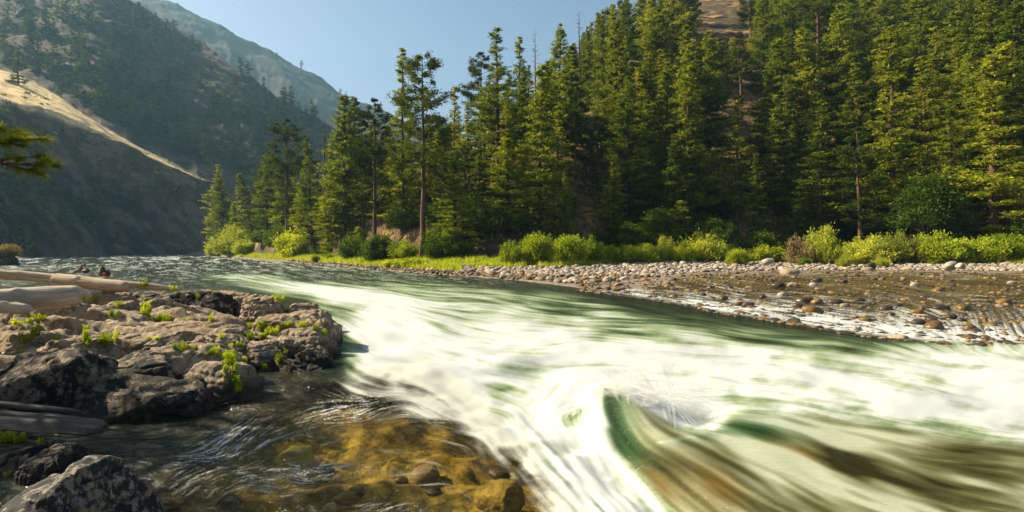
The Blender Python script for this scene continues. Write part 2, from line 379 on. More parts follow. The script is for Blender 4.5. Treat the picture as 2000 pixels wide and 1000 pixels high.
# near left bank: polygon distance in plan
LB = np.array([(-4.95, 14.4), (-4.5, 12.5), (-4.4, 11.2), (-5.0, 10.1), (-4.5, 8.9), (-5.4, 7.9), (-6.2, 7.2), (-6.4, 6.2), (-7.5, 4.6), (-12, 2.5), (-30, -3), (-200, -6), (-220, 170), (-146, 170), (-86, 95), (-60, 50), (-34, 26), (-20, 21), (-12, 20.5), (-7.3, 18.5), (-5.4, 16.8)])
def pdist(x, y, poly):
    d = np.full(x.shape, 1e9); ins = np.zeros(x.shape, bool); n = len(poly)
    for i in range(n):
        ax, ay = poly[i]; bx, by = poly[(i + 1) % n]; ex, ey = bx - ax, by - ay
        tt = np.clip(((x - ax) * ex + (y - ay) * ey) / (ex * ex + ey * ey), 0, 1)
        d = np.minimum(d, np.hypot(x - ax - tt * ex, y - ay - tt * ey))
        cnd = (ay > y) != (by > y)
        with np.errstate(divide='ignore', invalid='ignore'):
            ins ^= cnd & (x < (bx - ax) * (y - ay) / (by - ay if by != ay else 1e-9) + ax)
    return np.where(ins, d, -d)
def shelf_z(x, y):
    s = pdist(x, y, LB)
    wx = x + (fbm(x * .35, y * .35, o=3, seed=2) - .5) * 1.6; wy = y + (fbm(x * .35, y * .35, o=3, seed=4) - .5) * 1.2
    z = -1.05 + .75 * sm(-.5, .8, s) + .55 * sm(.6, 2.5, s) + .50 * sm(2, 8, s) + .02 * np.clip(s - 7, 0, 60) + .45 * sm(8, 14, y) * sm(.6, 3, s)
    st = ridg(wx * .28, wy * 1.15, o=4, seed=13); st2 = ridg(wx * .9, wy * 2.8, o=3, seed=14)
    led = wy * .85 + fbm(wx * .3, wy * .3, o=2, seed=6) * 1.5; led = (led - np.floor(led)); led = sm(0, .16, led) - led * .9
    for (gx0, gy0, gx1, gy1, gw, gd) in ((-11.5, 15.0, -6.6, 15.2, .30, .55), (-10.5, 10.6, -7.2, 11.0, .22, .5), (-6.2, 10.9, -4.6, 9.5, .26, .6), (-12, 13.2, -8.2, 13.6, .16, .3), (-7.6, 12.9, -5.0, 12.2, .14, .3)):
        ex, ey = gx1 - gx0, gy1 - gy0; tt = np.clip(((wx - gx0) * ex + (wy - gy0) * ey) / (ex * ex + ey * ey), 0, 1)
        z = z - gd * np.exp(-(np.hypot(wx - gx0 - tt * ex, wy - gy0 - tt * ey) / gw) ** 2)
    z = z + ((st - .66) * .75 + (st2 - .6) * .12 + (led - .5) * .26 + (fbm(x * 4, y * 4, o=5, seed=8, g=.62) - .5) * .05 - .13 * np.exp(-((fbm(wx * .7, wy * 1.5, o=3, seed=71) - .5) / .016) ** 2)) * sm(-.4, .6, s)
    return z
gx = np.concatenate([np.linspace(-26, -16, 60)[:-1], np.linspace(-16, -3.2, 420)]); gy = np.linspace(2.5, 23, 560)
GX, GY = np.meshgrid(gx, gy); GZ = shelf_z(GX, GY)
o = mk('bedrock_shelf', np.stack([GX, GY, GZ], -1).reshape(-1, 3), gq(np.arange(GX.size).reshape(GX.shape)), M['granite'], smooth=True)
tag(o, 'low rippled granite shelf between the driftwood and the river', 'rock shelf')
gx = np.linspace(-260, -20, 220); gy = np.linspace(-6, 190, 200); GX, GY = np.meshgrid(gx, gy)
s_ = pdist(GX, GY, LB); GZ = -1 + 1.8 * sm(-3, 2, s_) + .04 * np.clip(s_, 0, 400) + (fbm(GX * .3, GY * .3, seed=9) - .5) * .6 - .5 * sm(-30, -22, GX)
tag(mk('riverbank', np.stack([GX, GY, GZ], -1).reshape(-1, 3), gq(np.arange(GX.size).reshape(GX.shape)), M['floor'], smooth=True), 'near bank running upstream', None, None, 'structure')

# riverbed
gx = np.concatenate([np.linspace(-160, -14, 60)[:-1], np.linspace(-14, 16, 420), np.linspace(16, 60, 30)[1:]]); gy = np.concatenate([np.linspace(-4, 18, 330), np.linspace(18, 400, 80)[1:]])
GX, GY = np.meshgrid(gx, gy); 
GZ = -1.25 + (fbm(GX * .5, GY * .5, o=4, seed=3) - .5) * .9 + (ridg(GX * 1.4, GY * 1.4, o=3, seed=5) - .5) * .25
GZ = GZ + .55 * sm(6.6, 4.8, np.abs(GX + 1.2)) * sm(14, 9, GY)
s = NT('river_bed'); p = s.n('ShaderNodeNewGeometry').outputs['Position']; n = s.noise(p, 1.3, 5, .65, .5); n2 = s.noise(p, 6, 5, .7)
c = s.ramp(n, [(.28, (.04, .032, .01)), (.42, (.20, .145, .03)), (.58, (.38, .29, .07)), (.72, (.5, .42, .14))])
c = s.mix(s.ramp(n2, [(.45, (0, 0, 0)), (.7, (1, 1, 1))]), c, (.06, .045, .015))
M['bed'] = s.done(s.princ(c, .8, s.bump(n2, .6, .1)))
tag(mk('riverbed', np.stack([GX, GY, GZ], -1).reshape(-1, 3), gq(np.arange(GX.size).reshape(GX.shape)), M['bed'], smooth=True), 'golden brown riverbed', None, None, 'structure')

# ------------------------------------------------------------------ water
CW, CH = 1150, 640           # chart covers px -150..2150 (2 px cells), py 480..1120 (1 px cells)
cx = -150 + 2.0 * (np.arange(CW) + .5); cyy = 480 + (np.arange(CH) + .5)
CX, CY = np.meshgrid(cx, cyy)
def G(x, y, rx, ry, a=0):    # soft ellipse on the chart
    ca, sa = math.cos(R(a)), math.sin(R(a)); dx = CX - x; dy = CY - y
    return np.exp(-(((dx * ca + dy * sa) / rx) ** 2 + ((-dx * sa + dy * ca) / ry) ** 2))
def blur1(a, k, ax):
    if k < 1: return a
    c = np.cumsum(np.concatenate([np.repeat(np.take(a, [0], ax), k + 1, ax), a, np.repeat(np.take(a, [-1], ax), k, ax)], ax), ax)
    n = a.shape[ax]; hi = np.take(c, range(2 * k + 1, 2 * k + 1 + n), ax); lo = np.take(c, range(0, n), ax)
    return (hi - lo) / (2 * k + 1)
WPX = (fbm(CX * .011, CY * .018, o=4, seed=95) - .5); WPY = (fbm(CX * .011 + 40, CY * .018, o=4, seed=96) - .5)
def POLY(pts, soft=12, wq=0.0):
    d = pdist(CX + wq * WPX * sm(1250, 1050, CX), CY + wq * .8 * WPY * sm(1250, 1050, CX) * sm(560, 650, CY), np.array(pts, float)); return sm(-soft, soft, d)
# flow directions (px, py, degrees down from the right)
FD = [(100, 520, 0), (400, 540, 2), (700, 560, 6), (900, 560, 6), (1000, 600, 6), (700, 650, 30), (650, 720, 42), (500, 830, -28), (400, 900, -25), (300, 960, -20), (620, 860, -20), (560, 960, -5), (800, 960, -8), (720, 800, 0), (700, 760, 16), (900, 840, 15), (820, 720, 16),
      (800, 640, 22), (950, 680, 12), (1100, 690, -6), (1030, 730, 14), (1300, 660, 5), (1600, 680, 7), (1900, 720, 6), (1100, 780, -50), (1020, 850, 55), (1080, 920, 50), (1180, 950, 52), (960, 900, 60), (1150, 860, 60), (1172, 800, 84), (1195, 850, 66), (1230, 900, 46), (1280, 960, 44), (1350, 990, 38),
      (1300, 880, 24), (1400, 900, 26), (1480, 960, 34), (1600, 960, 24), (1800, 960, 16), (2000, 980, 14), (1400, 825, 6), (1550, 850, 22), (1700, 880, 17), (1900, 880, 10), (1500, 790, 5), (1750, 810, 8), (2000, 840, 6), (1700, 760, 8), (1400, 740, 0), (1250, 740, 0), (1600, 560, 2), (1900, 560, 0), (1500, 600, 10), (1800, 630, 20), (1300, 560, 8), (1900, 650, 75), (1600, 1080, 24), (1200, 1080, 50), (700, 1080, 0)]
vc = np.zeros(CX.shape); vs = np.zeros(CX.shape)
for (x, y, a) in FD:
    wgt = 1 / (((CX - x) / 70) ** 2 + ((CY - y) / 42) ** 2 + .15) ** 1.6
    vc += wgt * math.cos(R(2 * a)); vs += wgt * math.sin(R(2 * a))
ang = .5 * np.arctan2(vs, vc) + (fbm(CX * .012, CY * .03, o=3, seed=91) - .5) * (.35 + 1.1 * sm(1050, 950, CX) * sm(700, 800, CY))
DX, DY = np.cos(ang) / 2.0, np.sin(ang)       # chart cells per px of arc
def lic(noise, L, step=1.6):
    acc = noise.copy(); wsum = 1.0
    for sg in (1, -1):
        X_ = np.tile(np.arange(CW, dtype=float), (CH, 1)); Y_ = np.tile(np.arange(CH, dtype=float)[:, None], (1, CW))
        for k in range(L):
            xi = np.clip(X_.astype(int), 0, CW - 1); yi = np.clip(Y_.astype(int), 0, CH - 1)
            X_ = X_ + sg * step * DX[yi, xi]; Y_ = Y_ + sg * step * DY[yi, xi]
            xi = np.clip(X_.astype(int), 0, CW - 1); yi = np.clip(Y_.astype(int), 0, CH - 1)
            wk = 1 - k / L; acc += wk * noise[yi, xi]; wsum += wk
    acc = acc / wsum; m = acc.mean(); sd = acc.std()
    return np.clip(.5 + (acc - m) / (sd * 4.2), 0, 1)
dsc = np.clip((CY - 487) / 300, .03, 2)       # apparent scale of things on the water
wn = rng.random(CX.shape); w2 = blur1(blur1(rng.random(CX.shape), 1, 0), 1, 1); w3 = blur1(blur1(rng.random(CX.shape), 4, 0), 3, 1); w4 = blur1(blur1(rng.random(CX.shape), 11, 0), 8, 1)
L1 = lic(wn, 14); L2 = lic(w2, 34); L3 = lic(w3, 46); L4 = lic(w4, 60)
L1s = lic(wn, 5)
near = sm(560, 720, CY)
ST = (1 - near) * (.5 * L1 + .5 * L2) + near * (.2 * L1 + .35 * L2 + .45 * L3)
BIG = (1 - near) * (.5 * L2 + .5 * L3) + near * (.4 * L3 + .6 * L4)
DEEP = np.array([.012, .017, .008]); SEA = np.array([.05, .082, .036]); MINT = np.array([.21, .265, .15]); FOAM = np.array([.46, .485, .48])
# main white water
foam = np.zeros(CX.shape)
foam += 1.0 * POLY([(640, 575), (760, 568), (900, 588), (1100, 612), (1300, 645), (1500, 668), (1700, 690), (1870, 672), (2300, 665), (2300, 900), (2000, 880), (1800, 850), (1600, 815), (1440, 800), (1400, 850), (1290, 870), (1195, 860), (1215, 880), (1260, 930), (1330, 1010), (1400, 1120), (1130, 1120), (1060, 1000), (985, 900), (930, 840), (880, 790), (850, 745), (745, 670), (700, 620)], 60, 130)
foam += .6 * G(705, 640, 50, 46) + .4 * G(755, 745, 60, 40, 30) + .3 * G(820, 800, 40, 30, 30) + .35 * G(725, 700, 45, 50, 30)
foam += .45 * G(830, 720, 90, 26, 30) + .35 * G(900, 800, 50, 40, 30) + .3 * G(760, 690, 50, 26, 30)
foam += .75 * G(620, 572, 120, 14, 4) + .45 * G(560, 556, 110, 9, 3) + .45 * G(480, 540, 90, 6) + .35 * G(760, 640, 50, 50) + .3 * G(690, 745, 26, 40)
foam += .30 * G(1000, 575, 160, 10, 5)
for (x, y, rx, ry, a, v) in [(1035, 722, 52, 14, 3, .75), (860, 640, 35, 16, 25, .5), (880, 700, 60, 14, 5, .42), (1118, 815, 32, 20, -15, .62), (1480, 668, 90, 9, 4, .5), (1640, 700, 60, 9, 6, .45), (1840, 745, 70, 16, 6, .5), (1240, 650, 90, 8, 4, .45), (1250, 745, 60, 10, 2, .3), (1480, 790, 60, 10, 4, .25),
        (960, 800, 28, 30, 40, .45), (980, 760, 60, 12, 10, .4), (780, 700, 60, 20, 15, .35), (1050, 630, 80, 7, 6, .4), (700, 600, 40, 8, 0, .35), (1000, 900, 30, 36, 50, .35), (1400, 700, 60, 7, 4, .25), (1740, 660, 90, 7, 8, .3), (1960, 700, 60, 7, 4, .35), (1720, 735, 80, 7, 6, .35)]:
    foam -= .75 * v * G(x, y, rx, ry, a)
core = foam.copy()
amp = .62 * (1 - .35 * sm(.9, 1.2, foam))
fo = foam + amp * (ST - .5) * .85 + (BIG - .5) * .62
fo = fo + (fbm(CX * .035, CY * .07, o=4, seed=99) - .5) * .5 * near * sm(.2, .6, foam); fo = fo * sm(0, .35, foam)
# sparse foam wisps, with sun glints painted white in the left shallows and upstream
shal = POLY([(290, 1120), (300, 900), (480, 790), (660, 720), (800, 670), (930, 760), (1010, 850), (1060, 920), (1160, 1010), (1240, 1120)], 24, 120)
wisp_glint = sm(.52, .9, .2 * L1 + .35 * L2 + .45 * L3) * .38 * shal * sm(.42, .6, L4 * .5 + .5 * fbm(CX * .01, CY * .014, o=2, seed=97))
wisp_glint += shal * .95 * sm(.5, .75, .5 * L1s + .5 * L1) * (G(680, 800, 90, 30, -15) + G(420, 880, 110, 40, -25) + G(560, 930, 120, 26, -10) + G(860, 800, 60, 30, 5) + .6 * G(750, 990, 70, 10))
wisp_glint += .8 * G(700, 793, 46, 12, 20) * sm(.42, .75, .5 * L1 + .5 * L2) + .6 * G(830, 800, 50, 7, -14) * sm(.4, .75, .5 * L1 + .5 * L2) + .5 * G(700, 720, 14, 34, 20) * sm(.4, .6, L2)
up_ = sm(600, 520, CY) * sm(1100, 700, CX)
wisp_glint += .32 * up_ * sm(.55, .75, L1) 
fo = np.clip(np.maximum(fo, wisp_glint), 0, 1.15)
st3 = [0, .25, .55, .92]
def ramp3(v, cs):
    r = np.stack([np.interp(v, st3, [c_[k] for c_ in cs]) for k in range(3)], -1); return r
glint_paint = (sm(.60, .82, L1s) * sm(580, 515, CY) * sm(1250, 800, CX) * (.6 + .35 * sm(530, 508, CY)))[..., None]  # upstream sun sparkle painted over the water colour in foam white
col = ramp3(fo, [DEEP, SEA, MINT, FOAM]); shq = np.clip(shal * 1.3 - .2, 0, 1)[..., None]; col = col * (1 - shq) + shq * (np.array([.10, .09, .05]) + (FOAM - .1) * np.clip(fo * 1.5, 0, 1)[..., None]); col = col * (1 - glint_paint) + glint_paint * FOAM
op = sm(.0, .25, fo) * (1 - shq[..., 0]) + shq[..., 0] * np.clip(fo * 1.5, 0, .9)
# opacity of the body of water: clear in the shallows
shallow = np.clip(shal * 1.2, 0, 1)
bodyop = 1 - .97 * shallow
# smooth tongue, olive and beige streaks
ton = POLY([(1172, 790), (1160, 765), (1184, 752), (1225, 775), (1290, 812), (1350, 850), (1240, 880), (1200, 862)]  , 8)
ton = np.maximum(ton, POLY([(1180, 840), (1200, 875), (1330, 1010), (1440, 1160), (2500, 1160), (2500, 900), (2000, 872), (1800, 846), (1600, 812), (1440, 806), (1400, 850), (1300, 866), (1250, 838), (1215, 800)], 14))
tv = .40 * blur1(L3, 1, 0) + .60 * L4
tv = blur1(tv, 1, 0); tv = np.clip(.5 + (tv - .5) * 1.5, 0, 1)
tv = tv + .34 * G(1500, 900, 150, 26, 24) + .40 * G(1750, 985, 240, 34, 18) + .25 * G(1700, 880, 170, 16, 14) - .45 * G(1690, 915, 130, 20, 17) - .35 * G(1960, 920, 170, 20, 10) - .3 * G(1420, 990, 90, 30, 34) - .35 * G(1330, 900, 90, 20, 22) - .2 * G(2000, 862, 200, 22, 8) + .2 * G(1620, 850, 60, 10, 10)
tg = np.clip(1.2 * G(1440, 835, 110, 24, 8) + 1.4 * G(1195, 815, 40, 60, -20) + .9 * G(1230, 880, 60, 26, 40) + .5 * G(1560, 830, 100, 16, 8), 0, 1)[..., None]
tb = np.clip(.9 * G(1400, 950, 60, 30, 34) + .6 * G(1560, 880, 50, 9, 18) + .7 * G(1290, 950, 50, 30, 44), 0, 1)[..., None]
tcol = np.stack([np.interp(tv, [0, .35, .62, .95], [c_[k] for c_ in ([.018, .018, .006], [.075, .075, .03], [.17, .175, .10], [.34, .36, .26])]) for k in range(3)], -1)
tgr = np.stack([np.interp(tv, [0, .4, .75, 1.0], [c_[k] for c_ in ([.010, .026, .010], [.04, .075, .03], [.12, .18, .10], [.34, .38, .30])]) for k in range(3)], -1)
tbr = np.stack([np.interp(tv, [0, .4, .75, 1.0], [c_[k] for c_ in ([.02, .014, .004], [.11, .07, .013], [.22, .16, .06], [.35, .31, .2])]) for k in range(3)], -1)
tcol = tcol * (1 - tg) + tgr * tg; tcol = tcol * (1 - tb) + tbr * tb
ton_ = ton[..., None]; col = col * (1 - ton_) + tcol * ton_
shade_paint = .5 * np.clip(1.2 * G(340, 860, 150, 60, -22) + .8 * G(470, 800, 90, 30, -25), 0, 1); col = col * (1 - (shade_paint * shq[..., 0] * (fo < .2))[..., None]) + (shade_paint * shq[..., 0] * (fo < .2))[..., None] * np.array([.008, .008, .005]); bodyop = np.maximum(bodyop, shade_paint)  # shadow beside the left rocks painted as near-black opaque water
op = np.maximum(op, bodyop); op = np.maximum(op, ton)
# side riffle over the stones
ywc = np.interp(CX, BPX, BYW); pyw = YH + H * F / ywc; ydc = np.interp(CX, BPX, BYD); pyd = YH + (H - .35) * F / ydc
rif = sm(1120, 1250, CX) * sm(pyw + 4, pyw - 6, CY)
rt = np.clip((CY - pyd) / np.maximum(pyw - pyd, 5), 0, 1)
rfo = sm(.62 - .54 * rt ** 1.6, .92 - .5 * rt ** 1.8, .5 * L1 + .3 * L2 + .2 * blur1(rng.random(CX.shape), 1, 1)) * (.45 + .55 * rt)
rfo = np.clip(.9 * rfo + .6 * sm(.72, .95, rt) * sm(.35, .6, L2), 0, 1)[..., None]
rw = (.1 + 1.7 * L2)[..., None]; rcol = np.array([.105, .078, .022]) * rw * (1 - rfo) + FOAM * rfo
col = col * (1 - rif[..., None]) + rcol * rif[..., None]
op = op * (1 - rif) + rif * np.clip(.35 + rfo[..., 0], 0, 1)
gloss = (1 - .7 * ton) * (1 - .62 * shal) * (1 - sm(.25, .7, np.maximum(fo * (1 - ton), rif * rfo[..., 0])))

# the sheet itself
wp = np.concatenate([np.linspace(-1200, -150, 30)[:-1], np.arange(-150, 2150, 1.8), np.linspace(2150, 3400, 40)])
wy = np.concatenate([np.arange(490.2, 560, .5), np.arange(560, 700, .8), np.arange(700, 1130, 1.1), np.arange(1130, 1480, 5.0)])
WX, WY = np.meshgrid(wp, wy)
D = H * F / (WY - YH); XX = (WX - 1000) / F * D
def chart(a, x, y):
    fx = np.clip((x + 150) / 2 - .5, 0, CW - 1.001); fy = np.clip(y - 480 - .5, 0, CH - 1.001)
    ix = fx.astype(int); iy = fy.astype(int); fx = fx - ix; fy = fy - iy
    if a.ndim == 3: fx = fx[..., None]; fy = fy[..., None]
    return (a[iy, ix] * (1 - fx) + a[iy, ix + 1] * fx) * (1 - fy) + (a[iy + 1, ix] * (1 - fx) + a[iy + 1, ix + 1] * fx) * fy
# heights
zz = np.zeros(CX.shape); tonh = blur1(blur1(ton, 18, 0), 18, 1)
CD = H * F / np.maximum(CY - YH, 3); CXX = (CX - 1000) / F * CD
rough = np.clip(core, 0, 1)
zz += (.16 * rough + .02) * (fbm(CXX * .55, CD * .8, o=4, seed=50) - .5) * 2 * (1 - tonh * .8)
zz += .10 * shal * (fbm(CXX * 1.6, CD * 2.0, o=4, seed=51) - .5)
zz += rough * .05 * (L3 - .5) * (1 - ton)
tonh = blur1(blur1(ton, 18, 0), 18, 1); zz += .26 * tonh
zz += ton * .05 * (blur1(L4, 3, 0) - .5)
zz += .16 * G(1185, 836, 80, 30, 12) + .08 * G(1175, 826, 30, 20, 0) + .10 * G(1300, 800, 130, 26, 2)
zz -= .16 * G(1230, 880, 50, 20, 30) + .10 * G(1130, 868, 34, 14, 0)
zz += .13 * G(1500, 770, 150, 16, 3) + .15 * G(1750, 785, 200, 16, 5) + .2 * G(1000, 710, 60, 9, -3) - .14 * G(1035, 725, 50, 8, 0) + .12 * G(860, 632, 60, 8, 5) + .12 * G(1250, 700, 130, 10, 3) - .06 * G(1700, 822, 300, 12, 6)
zz = blur1(blur1(blur1(zz, 4, 0), 3, 1), 3, 0)
Zw = chart(zz, WX, WY) * sm(2150, 2100, WX) * sm(-150, -100, WX)
Zw += .004 * D ** .5 * (fbm(XX * .5, D * .5, o=3, seed=52) - .5)
ywv = np.interp(WX, BPX, BYW); ydv = np.interp(WX, BPX, BYD)
rr = sm(1150, 1400, WX); rz = (zd_ := .38 * rr) * sm(-.03, .42, (D - ywv) / np.maximum(ydv - ywv, .5))
Zw += rz + rr * sm(0, .05, (D - ywv) / np.maximum(ydv - ywv, .5)) * .12 * (fbm(XX * 1.3, D * 1.3, o=4, seed=53) - .5)
# what colour lies at each point: read by where the raised surface stands
fdn = 1 - Zw / H
PYd = YH + (WY - YH) * fdn
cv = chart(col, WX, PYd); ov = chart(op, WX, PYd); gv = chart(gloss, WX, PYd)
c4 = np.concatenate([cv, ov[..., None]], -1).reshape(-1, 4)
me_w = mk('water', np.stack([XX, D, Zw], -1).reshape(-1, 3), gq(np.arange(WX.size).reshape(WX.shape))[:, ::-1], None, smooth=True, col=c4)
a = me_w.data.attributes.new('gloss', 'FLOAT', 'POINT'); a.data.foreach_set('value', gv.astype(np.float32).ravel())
s = NT('river_water'); vcn = s.n('ShaderNodeVertexColor', layer_name='Col'); ga = s.n('ShaderNodeAttribute', attribute_name='gloss').outputs['Fac']
p = s.n('ShaderNodeNewGeometry').outputs['Position']
mp = s.n('ShaderNodeMapping'); mp.inputs['Scale'].default_value = (.7, 1.3, 1); mp.inputs['Rotation'].default_value = (0, 0, R(-20)); s.l(p, mp.inputs[0])
nA = s.noise(mp.outputs[0], 1.6, 5, .6, .6); nB = s.noise(mp.outputs[0], 7, 4, .6, .8)
h = s.math('ADD', nA, s.math('MULTIPLY', nB, .28))
bmp = s.bump(h, 1.0, .26)
dif = s.n('ShaderNodeBsdfDiffuse'); s.l(vcn.outputs[0], dif.inputs[0])
tr_ = s.n('ShaderNodeBsdfTransparent'); tr_.inputs[0].default_value = (.92, .86, .62, 1)
m1 = s.n('ShaderNodeMixShader'); s.l(vcn.outputs[1], m1.inputs[0]); s.l(tr_.outputs[0], m1.inputs[1]); s.l(dif.outputs[0], m1.inputs[2])
gl = s.n('ShaderNodeBsdfGlossy'); gl.inputs['Roughness'].default_value = .11; s.l(bmp, gl.inputs['Normal'])
fr = s.n('ShaderNodeFresnel'); fr.inputs['IOR'].default_value = 1.33; s.l(bmp, fr.inputs['Normal'])
ff = s.math('MULTIPLY', s.math('MINIMUM', fr.outputs[0], .5), s.math('ADD', s.math('MULTIPLY', ga, .85), .1))
m2 = s.n('ShaderNodeMixShader'); s.l(ff, m2.inputs[0]); s.l(m1.outputs[0], m2.inputs[1]); s.l(gl.outputs[0], m2.inputs[2])
me_w.data.materials.append(s.done(m2.outputs[0]))
tag(me_w, 'river rapids with white foam and green troughs', None, None, 'structure')
# ------------------------------------------------------------------ vegetation builders
def soup(cen, dirs, size, wid, rg, flat=.5):     # leaf-sized triangles: centres, preferred long axes
    n = len(cen); a = rg.normal(size=(n, 3)); a[:, 2] *= flat; a = a * .75 + dirs; a /= np.linalg.norm(a, axis=1)[:, None] + 1e-9
    b = rg.normal(size=(n, 3)); b[:, 2] *= 1.0; b -= (b * a).sum(1)[:, None] * a; b /= np.linalg.norm(b, axis=1)[:, None] + 1e-9
    sz = size * rg.uniform(.6, 1.3, n)[:, None]
    v = np.stack([cen - a * sz * .5 - b * sz * wid, cen - a * sz * .5 + b * sz * wid, cen + a * sz * .6], 1).reshape(-1, 3)
    return v, np.arange(3 * n).reshape(-1, 3)
def conifer(seed, Ht, cb, Rr, style, dens=1.0, leaf=.3, gaps=.12, mats=('fir', 'bark'), lean=0.0, far=False):
    rg = np.random.default_rng(seed); T_ = []; cen = []; dr = []
    n = 10; zz_ = np.linspace(0, 1, n); bend = np.cumsum(rg.normal(0, .0035, n)) * Ht; bend2 = np.cumsum(rg.normal(0, .0035, n)) * Ht
    ax = lambda t: np.array([np.interp(t, zz_, bend) + lean * t * Ht, np.interp(t, zz_, bend2), t * Ht])
    r0 = Ht * .0135 + .04
    T_.append(tube([ax(t) - np.array([0, 0, .6]) * (t == 0) for t in zz_], [r0 * (1.25 if t == 0 else 1) * (1 - t) ** .8 + .015 for t in zz_], 5 if far else 9))
    z = cb * Ht; 
    while z < Ht * .995:
        t = (z - cb * Ht) / (Ht * (1 - cb))
        if style == 'fir': L = Rr * ((1 - t) ** .85) * (.55 + .45 * min(1, t * 6 + .2)) + .25
        elif style == 'pine': L = Rr * (max(0, 1 - t ** 2.4)) ** .6 * (.6 + .4 * min(1, t * 3 + .1)) * (.75 + .5 * abs(math.sin(t * 9 + seed))) + .35
        else: L = Rr * (1 - t) ** .6 * (.75 + .35 * math.sin(t * 7 + seed)) + .3
        k = rg.integers(3, 6) if style != 'pine' else rg.integers(2, 5)
        for _ in range(k):
            if rg.random() < gaps: continue
            a = rg.uniform(0, 2 * math.pi); l = L * rg.uniform(.6, 1.18)
            el0 = {'fir': .12 + .45 * t - .30 * (1 - t), 'pine': .25 * t + .02, 'mix': .1 + .4 * t - .12 * (1 - t)}[style] + rg.normal(0, .1)
            d = np.array([math.cos(a) * math.cos(el0), math.sin(a) * math.cos(el0), math.sin(el0)])
            c0 = ax(z / Ht) + np.array([0, 0, rg.uniform(-.2, .2)])
            upc = .10 * l if style != 'pine' else .18 * l
            pt = lambda s_: c0 + d * l * s_ + np.array([0, 0, upc * s_ * s_ - .03 * l * math.sin(s_ * 3)])
            if not far: T_.append(tube([pt(0), pt(.5), pt(.92)], [.018 * l + .012, .012 * l + .008, .008], 3))
            m = max(3, int(l * (4.0 if style != 'pine' else 2.2) * dens)); side = np.array([-math.sin(a), math.cos(a), 0])
            for q in range(m):
                s_ = rg.uniform(.25 if style != 'pine' else .45, 1.05) ** .8; off = rg.uniform(-1, 1) * .34 * l * (1.08 - s_) + rg.normal(0, .1)
                cc = pt(s_) + side * off; nn = int((11 if style != 'pine' else 20) * dens * (.3 / leaf) ** .8 * rg.uniform(.7, 1.3)) + 1
                sp = np.array([.42, .42, .12]) if style != 'pine' else np.array([.34, .34, .24])
                sp = sp * (.4 + .65 * min(1, l / Rr))
                cen.append(cc + rg.normal(size=(nn, 3)) * sp); dr.append(np.tile(d * .7 + side * np.sign(off) * .5 + np.array([0, 0, .15 if style == 'pine' else -.1]), (nn, 1)))
        z += (.52 if style == 'fir' else .62 if style == 'mix' else .66) * rg.uniform(.7, 1.3) * (1 if not far else 2.0) / max(dens, .7)
    if style == 'pine' or cb > .12:              # dead stubs below the crown
        for _ in range(int(10 * Ht * cb / 8)):
            zt = rg.uniform(.25 * cb, cb) * Ht; a = rg.uniform(0, 6.28); l = rg.uniform(.3, 1.5)
            if not far: T_.append(tube([ax(zt / Ht), ax(zt / Ht) + np.array([math.cos(a), math.sin(a), rg.uniform(-.3, .2)]) * l], [.03, .008], 3))
    cen = np.concatenate(cen); dr = np.concatenate(dr)
    v, f = soup(cen, dr, leaf * 1.35, .24, rg)
    tv, tf = cat_mesh(T_)
    return mk('trunk', tv, tf, M[mats[1]], smooth=True, link=False), mk('crown', v, f, M[mats[0]], link=False)
def snag(seed, Ht, mat='gbark'):
    rg = np.random.default_rng(seed); T_ = []
    top = rg.normal(0, .3, 2)
    ax = lambda t: np.array([top[0] * t, top[1] * t, t * Ht])
    T_.append(tube([ax(t) for t in np.linspace(0, 1, 8)], [Ht * .014 * (1 - t) + .03 for t in np.linspace(0, 1, 8)], 8))
    for i in range(int(Ht * 2.6)):
        t = rg.uniform(.2, .98); a = rg.uniform(0, 6.28); l = (1.1 - t) * Ht * .13 * rg.uniform(.4, 1.2) + .4
        e = rg.uniform(-.2, .5); d = np.array([math.cos(a), math.sin(a), e])
        T_.append(tube([ax(t), ax(t) + d * l * .6, ax(t) + d * l + np.array([0, 0, .15 * l])], [.05, .035, .012], 3))
    v, f = cat_mesh(T_); return mk('trunk', v, f, M[mat], smooth=True, link=False)
def shrub(seed, r, h, mat, leaf=.14, n=9000, up=1.0, stems=26, barkm='fbark', wid=.3):
    rg = np.random.default_rng(seed); T_ = []; cen = []; dr = []
    per = n // stems // 6
    for i in range(stems):
        a = rg.uniform(0, 6.28); rr_ = math.sqrt(rg.random()) * r; hh = h * (1 - .45 * (rr_ / r) ** 2) * rg.uniform(.65, 1.12)
        b = np.array([math.cos(a) * rr_ * .35, math.sin(a) * rr_ * .35, -.15]); e = np.array([math.cos(a) * rr_, math.sin(a) * rr_, hh])
        mid = (b + e) / 2 + np.array([math.cos(a), math.sin(a), 0]) * r * .10
        T_.append(tube([b, mid, e], [.022 * h ** .5, .014 * h ** .5, .004], 3))
        for j in range(6):
            s_ = .2 + .8 * (j + rg.random()) / 6; c0 = b * (1 - s_) ** 2 + 2 * mid * s_ * (1 - s_) + e * s_ ** 2
            c0 = c0 + rg.normal(size=3) * r * np.array([.14, .14, .10])
            cen.append(c0 + rg.normal(size=(per, 3)) * np.array([r * .13, r * .13, h * .09])); dr.append(np.tile((e - b) / np.linalg.norm(e - b) * up + np.array([math.cos(a), math.sin(a), 0]) * .4, (per, 1)))
    v, f = soup(np.concatenate(cen), np.concatenate(dr), leaf, wid, rg, .8)
    keep = v.reshape(-1, 3, 3).mean(1)[:, 2] > .02; v = v.reshape(-1, 3, 3)[keep].reshape(-1, 3); f = np.arange(len(v)).reshape(-1, 3)
    tv, tf = cat_mesh(T_)
    return mk('stems', tv, tf, M[barkm], smooth=True, link=False), mk('foliage', v, f, M[mat], link=False)
def plant_obj(name, meshes, loc, sc=1.0, rz=0.0, sxy=1.0):
    o = empty(name, loc, rz); o.scale = (sc * sxy, sc * sxy, sc)
    for m in meshes: put(m.name.split('.')[0], m, o)
    return o

